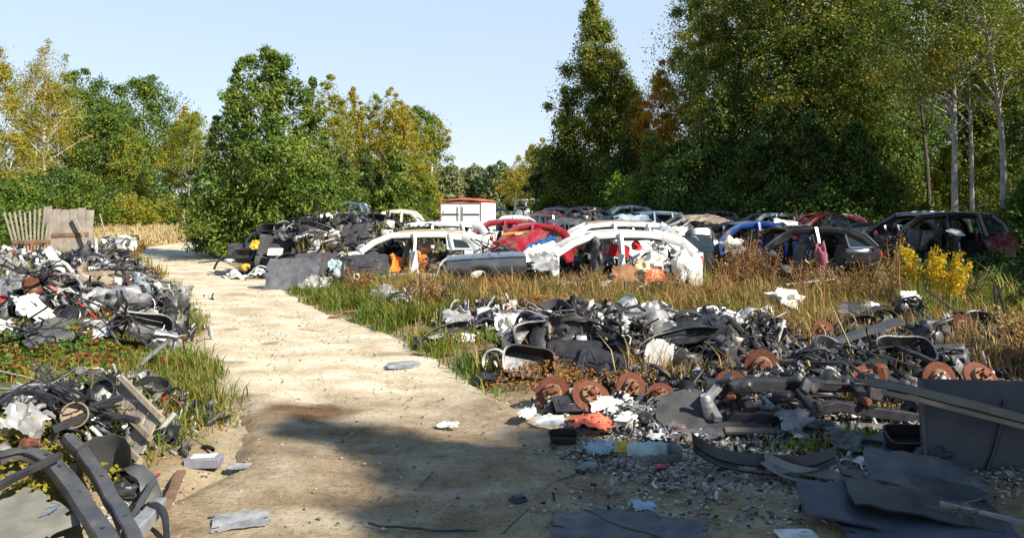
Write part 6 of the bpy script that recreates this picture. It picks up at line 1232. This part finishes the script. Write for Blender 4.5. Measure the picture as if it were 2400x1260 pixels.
for (px, py, rx, ry, n) in ((1640, 1075, .22, .12, 260), (1990, 1040, .36, .14, 800), (1480, 1135, .26, .14, 520), (1860, 1140, .24, .16, 520), (1580, 1180, .3, .13, 560), (1730, 1150, .26, .18, 560), (880, 1180, .35, .12, 200), (1130, 915, .22, .2, 320), (1150, 1035, .2, .08, 100), (500, 755, .2, .3, 500)):
    q = on(px, py); lab = {1640: 'green weed tuft at the end of the black moulding', 1990: 'low green leafy weed before the dark mat', 1480: 'dark green tuft in the shaded gravel left', 1860: 'yellow green weed beside the grey moulding end', 1580: 'green patch near the flat guard', 1730: 'green weed clump between gravel and boards', 880: 'sparse dark weeds on the shaded road', 1130: 'green grass tuft at the road edge left of the discs', 1150: 'short green tuft at the front of the litter', 500: 'grass tuft on the left road edge at the bend'}[px]
    o = blades('grass_tuft', lab, 'grass', [(q.x, q.y, rx, ry, n)], G_GRN, px, .03, .13, .014, 1.0); o['kind'] = 'stuff'
def leafy(name, label, cat, spots, m, seed, zmax, leaf, kind=None, z0=0.0, nh=1.0):
    kind = kind or ('thing' if len(spots) == 1 and cat != 'weed' else 'stuff')
    rng = np.random.default_rng(seed); P_ = []
    for (x, y, rx, ry, cnt) in spots:
        a = rng.random(cnt) * 6.2832; q = np.sqrt(rng.random(cnt)); X = x + rx * q * np.cos(a); Y = y + ry * q * np.sin(a)
        dome = np.sqrt(np.clip(1.02 - q * q, 0, 1)) * (1 + 1.2 * fbm(X * 2.2, Y * 2.2, seed)); P_.append(np.stack([X, Y, gh(X, Y) + z0 + zmax * dome * rng.random(cnt) ** .6], 1))
    p = np.concatenate(P_); nrm = rng.normal(size=p.shape) * .8 + np.array([0, 0, nh])
    V, Fq = leaf_quads(p, nrm, leaf * (.6 + .8 * rng.random(len(p))), rng, .7)
    return tag(rawmesh(name, V, Fq, m), label, cat, None, kind)
L_BR = leafmat('bramble_leaf', [(0, (.03, .075, .012)), (.42, (.08, .15, .018)), (.64, (.17, .17, .02)), (.78, (.32, .13, .025)), (1, (.22, .05, .02))], trans=.25, nscale=1.6, jitter=.8)
L_IVY = leafmat('ivy_leaf', [(0, (.018, .045, .010)), (.6, (.05, .10, .015)), (1, (.14, .16, .02))], trans=.25, nscale=1.5)
L_SUM = leafmat('yellow_weed_leaf', [(0, (.16, .18, .02)), (1, (.42, .32, .03))], trans=.3, nscale=2)
leafy('bramble', 'green and red bramble covering the front of the left heap', 'bramble', [(-5.2, 8.5, 1.2, .5, 8000), (-4.3, 8.0, .8, .42, 4000), (-5.3, 7.9, .7, .45, 3000), (-3.85, 8.3, .4, .35, 1200)], L_BR, 1, .16, .055)
leafy('bramble', 'dark bramble thicket below the silver roofed wreck at right', 'bramble', [(10.6, 16.8, 1.6, .9, 6000), (9.6, 14.2, 1.4, 1.1, 6000), (9.0, 12.0, 1.4, 1.2, 5000), (7.6, 15.2, 1.2, .7, 2600)], L_IVY, 2, .62, .085)
leafy('shrub', 'dark green shrub at the left photo edge behind the heap', 'shrub', [(-12.4, 17.5, 1.4, 1.2, 5000), (-13.5, 20, 1.6, 1.4, 4000)], L_OAK, 3, 1.4, .10)
leafy('shrub', 'green shrubs filling the field edge behind the wooden slats', 'shrub', [(-21, 32, 3.0, 2, 7000), (-29, 40, 5, 3, 9000)], L_OAK, 4, 1.7, .16)
leafy('shrub', 'yellow green scrub at the foot of the birches beyond the field', 'shrub', [(-27, 66, 3.5, 2, 4000), (-31, 64, 3, 2, 4000)], L_BIRCH, 5, 2.4, .22)
leafy('bramble', 'yellow leaved weeds between the grey beams in the lower left corner', 'weed', [(-2.75, 4.55, .3, .25, 450), (-3.0, 4.9, .3, .2, 350), (-2.35, 4.7, .12, .1, 110)], L_SUM, 6, .16, .035)
leafy('weed', 'yellow leaved weed at the left edge above the lower heap', 'weed', [(-3.9, 6.9, .4, .25, 700)], L_SUM, 7, .2, .04)
leafy('weed', 'green weeds sprouting through the black plastic heap', 'weed', [(1.9, 9.5, .5, .25, 900), (1.35, 8.1, .3, .2, 300), (2.2, 8.2, .35, .2, 500), (1.9, 7.6, .3, .2, 350)], L_BR, 8, .16, .035)
leafy('weed', 'brown dead weeds along the foot of the discs', 'weed', [(.25, 7.6, .5, .35, 900), (.8, 7.3, .6, .25, 700)], G_RUST, 9, .18, .03)
leafy('bramble', 'green scrub along the far side of the car rows under the right wood', 'scrub', [(9, 33, 3.5, 1.4, 5000), (4.5, 41, 3, 1.5, 3500), (13, 27, 2.5, 1.4, 4000)], L_IVY, 10, .9, .15)
def stalks(name, label, px, d, h, n, spread, m, mh, seed, cat='weed', head=.3, leafn=60, leaf=.05, droop=0, hd=1.0):
    """tall weed: several thin stems, each with a feathery head"""
    rng = np.random.default_rng(seed); X = (px - CX) / F * d; z0 = ghs(X, d); e = empty(name, label, cat, (X, d, z0))
    b = MB(); P_ = []; 
    for k in range(n):
        t = rng.random() * 6.2832; s = spread * (.2 + .8 * rng.random()); hh = h * (.65 + .4 * rng.random()); base = np.array([rng.normal() * .06, rng.normal() * .06, 0]); tip = np.array([math.cos(t) * s, math.sin(t) * s, hh])
        mid = base * .5 + tip * .5 + np.array([0, 0, .06 * hh]) - np.array([math.cos(t), math.sin(t), 0]) * s * .15
        b.tube([base, mid, tip], [.010, .008, .004], 5)
        f = 1 - head * rng.random(leafn); pts = (base[None] * (1 - f[:, None]) + tip[None] * f[:, None]) + rng.normal(size=(leafn, 3)) * (.035 + .05 * (1 - f[:, None])) * hd
        if droop: pts[:, :2] += np.array([math.cos(t), math.sin(t)]) * (f[:, None] - (1 - head)) * droop
        P_.append(pts)
    b.build('stem', m, e); p = np.concatenate(P_); V, Fq = leaf_quads(p, rng.normal(size=p.shape) + np.array([0, 0, .4]), leaf * (.6 + .8 * rng.random(len(p))), rng, .5)
    rawmesh('seed_head' if cat != 'goldenrod' else 'flower_head', V, Fq, mh, e); return e
STEM = mat('dry_stem', (.32, .20, .10), .9, (.20, .12, .06)); GSTEM = mat('green_stem', (.14, .18, .03), .8)
L_GR = leafmat('goldenrod_flower', [(0, (.55, .36, .01)), (1, (.70, .50, .02))], trans=.3); 
for k, (px, d, h, n, sp, mh, lab) in enumerate([(1745, 14.6, 1.15, 22, .5, G_RUST, 'tall rust brown weed clump before the blue wreck'), (1700, 14.3, .75, 14, .4, G_RUST, 'lower rust brown weed left of the tall clump'), (1800, 14.2, .9, 14, .35, G_RUST, 'tall thin brown weed right of the rust clump'),
        (2095, 12.8, 1.2, 9, .22, G_RUST, 'tall dry reed like weed left of the goldenrod'), (2080, 12.2, .8, 8, .25, G_DRY, 'lower dry weed at the foot of the reed like one'), (1935, 13.5, .65, 9, .3, G_DRY, 'dry weed in front of the black car'), (1185, 13.0, .55, 12, .35, G_RUST, 'brown weed before the dark grey wing'),
        (1010, 12.6, .5, 9, .25, G_RUST, 'brown weed above the pale scrap at the road bend'), (840, 14.6, .55, 12, .4, G_RUST, 'rust coloured weeds at the road side of the white wreck'), (1250, 11.2, .35, 9, .25, G_RUST, 'dead brown weed above the black plastic heap'), (310, 20.5, .8, 9, .35, G_RUST, 'reddish dry weed at the edge of the golden field'),
        (1385, 14.2, .6, 12, .4, G_DRY, 'golden weed before the doorless white wreck'), (1560, 13.8, .5, 12, .4, G_DRY, 'golden weed below the hanging white foam'), (2380, 8.6, .4, 16, .3, G_DRY, 'orange dry tuft at the right photo edge'),
        (1880, 13.8, .7, 12, .4, G_RUST, 'brown weed standing before the door opening of the black car'), (1985, 13.4, .6, 12, .4, G_DRY, 'pale dry weed before the tail of the black car'), (2040, 13.2, .85, 9, .3, G_RUST, 'brown weed between black car and reed like weed'), (1655, 13.2, .4, 14, .4, G_RUST, 'low brown weed below the black tailgate'),
        (2290, 12.5, .7, 12, .4, G_GRN, 'green weed before the silver roofed wreck right of the goldenrod'), (2150, 11.0, .5, 14, .35, G_GRN, 'green weed at the foot of the goldenrod'), (1290, 13.4, .5, 14, .4, G_MIX, 'yellow green weed between the dark wing and the doorless wreck'), (1470, 12.0, .35, 12, .35, G_GRN, 'green weed clump in the middle of the grass band')]):
    stalks('tall_weed', lab, px, d, h, n, sp, STEM, mh, 200 + k, head=.75, leafn=80, leaf=.035)
stalks('goldenrod', 'yellow flowering goldenrod before the silver roofed wreck, taller left plant', 2165, 11.8, 1.02, 9, .28, GSTEM, L_GR, 301, 'goldenrod', head=.30, leafn=230, leaf=.036, droop=.32, hd=.75)
stalks('goldenrod', 'yellow flowering goldenrod before the silver roofed wreck, right plant', 2222, 11.6, .92, 8, .24, GSTEM, L_GR, 302, 'goldenrod', head=.42, leafn=230, leaf=.036, droop=.26, hd=.75)
e = empty('dry_stalk', 'bare pale stalk slanting before the dark mouldings', 'stalk', on(2015, 868), 0); MB().tube([(0, 0, 0), (-.10, 0, .25), (-.25, .05, .62)], [.009, .007, .004], 5).build('stem', mat('pale_stem', (.5, .4, .22), .9), e)
MB().tube([(-.11, 0, .27), (-.16, -.03, .36)], .004, 4).build('twig', MATS['pale_stem'], e)

# gravel, pebbles and broken rubble
STONE = islandmat('pebbles', [(.32, (.42, .36, .27)), (.28, (.33, .27, .19)), (.12, (.55, .51, .43)), (.16, (.22, .17, .11)), (.12, (.10, .085, .07))], .9, spec=.2)
def stones(name, label, spots, m, seed, smin, smax):
    rng = np.random.default_rng(seed); t = (1 + 5 ** .5) / 2
    ico = np.array([(-1, t, 0), (1, t, 0), (-1, -t, 0), (1, -t, 0), (0, -1, t), (0, 1, t), (0, -1, -t), (0, 1, -t), (t, 0, -1), (t, 0, 1), (-t, 0, -1), (-t, 0, 1)]) / 1.9
    fc = np.array([(0, 11, 5), (0, 5, 1), (0, 1, 7), (0, 7, 10), (0, 10, 11), (1, 5, 9), (5, 11, 4), (11, 10, 2), (10, 7, 6), (7, 1, 8), (3, 9, 4), (3, 4, 2), (3, 2, 6), (3, 6, 8), (3, 8, 9), (4, 9, 5), (2, 4, 11), (6, 2, 10), (8, 6, 7), (9, 8, 1)])
    Vs = []; n0 = 0; N = 0
    for (x, y, rx, ry, cnt) in spots:
        a = rng.random(cnt) * 6.2832; q = np.sqrt(rng.random(cnt)) * (1 + .2 * rng.normal(size=cnt)); X = x + rx * q * np.cos(a); Y = y + ry * q * np.sin(a); Z = gh(X, Y)
        s = smin + (smax - smin) * rng.random(cnt) ** 3
        V = ico[None] * (1 + .34 * rng.normal(size=(cnt, 12, 3))) * s[:, None, None] * np.array([1, .8, .42]) * .5
        c, s_ = np.cos(a * 7), np.sin(a * 7); V = np.stack([V[..., 0] * c[:, None] - V[..., 1] * s_[:, None], V[..., 0] * s_[:, None] + V[..., 1] * c[:, None], V[..., 2]], -1)
        V += np.stack([X, Y, Z + s * .15], 1)[:, None]; Vs.append(V.reshape(-1, 3)); N += cnt
    Fq = (np.arange(N)[:, None, None] * 12 + fc[None]).reshape(-1, 3)
    return tag(rawmesh(name, np.concatenate(Vs), Fq, m), label, 'gravel', None, 'stuff')
stones('gravel', 'small pebbles scattered over the sand road', [(-.6, 5.4, 1.8, 1.5, 900), (-1.6, 8.2, 1.3, 1.6, 700), (-3, 11, 1.2, 2.5, 1500), (-4.6, 14.5, 1.0, 2.5, 900), (-2.4, 6.6, .7, .8, 500), (-2.2, 5.0, .35, .6, 300), (0.4, 7.4, .9, 1, 500), (-.6, 7.0, .35, .15, 60)], STONE, 1, .005, .032)
RUB = islandmat('crushed_rubble', [(.34, (.38, .37, .34)), (.24, (.28, .26, .23)), (.16, (.52, .51, .48)), (.12, (.15, .12, .095)), (.14, (.055, .05, .048))], .9, spec=.2)
stones('rubble', 'pale crushed rubble on the shaded ground at lower right', [(1.6, 5.35, 1.1, .55, 9500), (2.4, 5.1, .8, .6, 5000), (1.1, 5.6, .8, .35, 2200), (2.6, 6.0, .9, .35, 1200), (1.2, 4.6, 1.2, .4, 1500), (-2.25, 4.6, .2, .35, 160)], RUB, 2, .005, .042)
stones('gravel', 'small stones on the earth around the brake discs', [(2.2, 6.7, 1.4, .5, 900), (4, 6.3, 1.2, .6, 500)], STONE, 3, .008, .05)
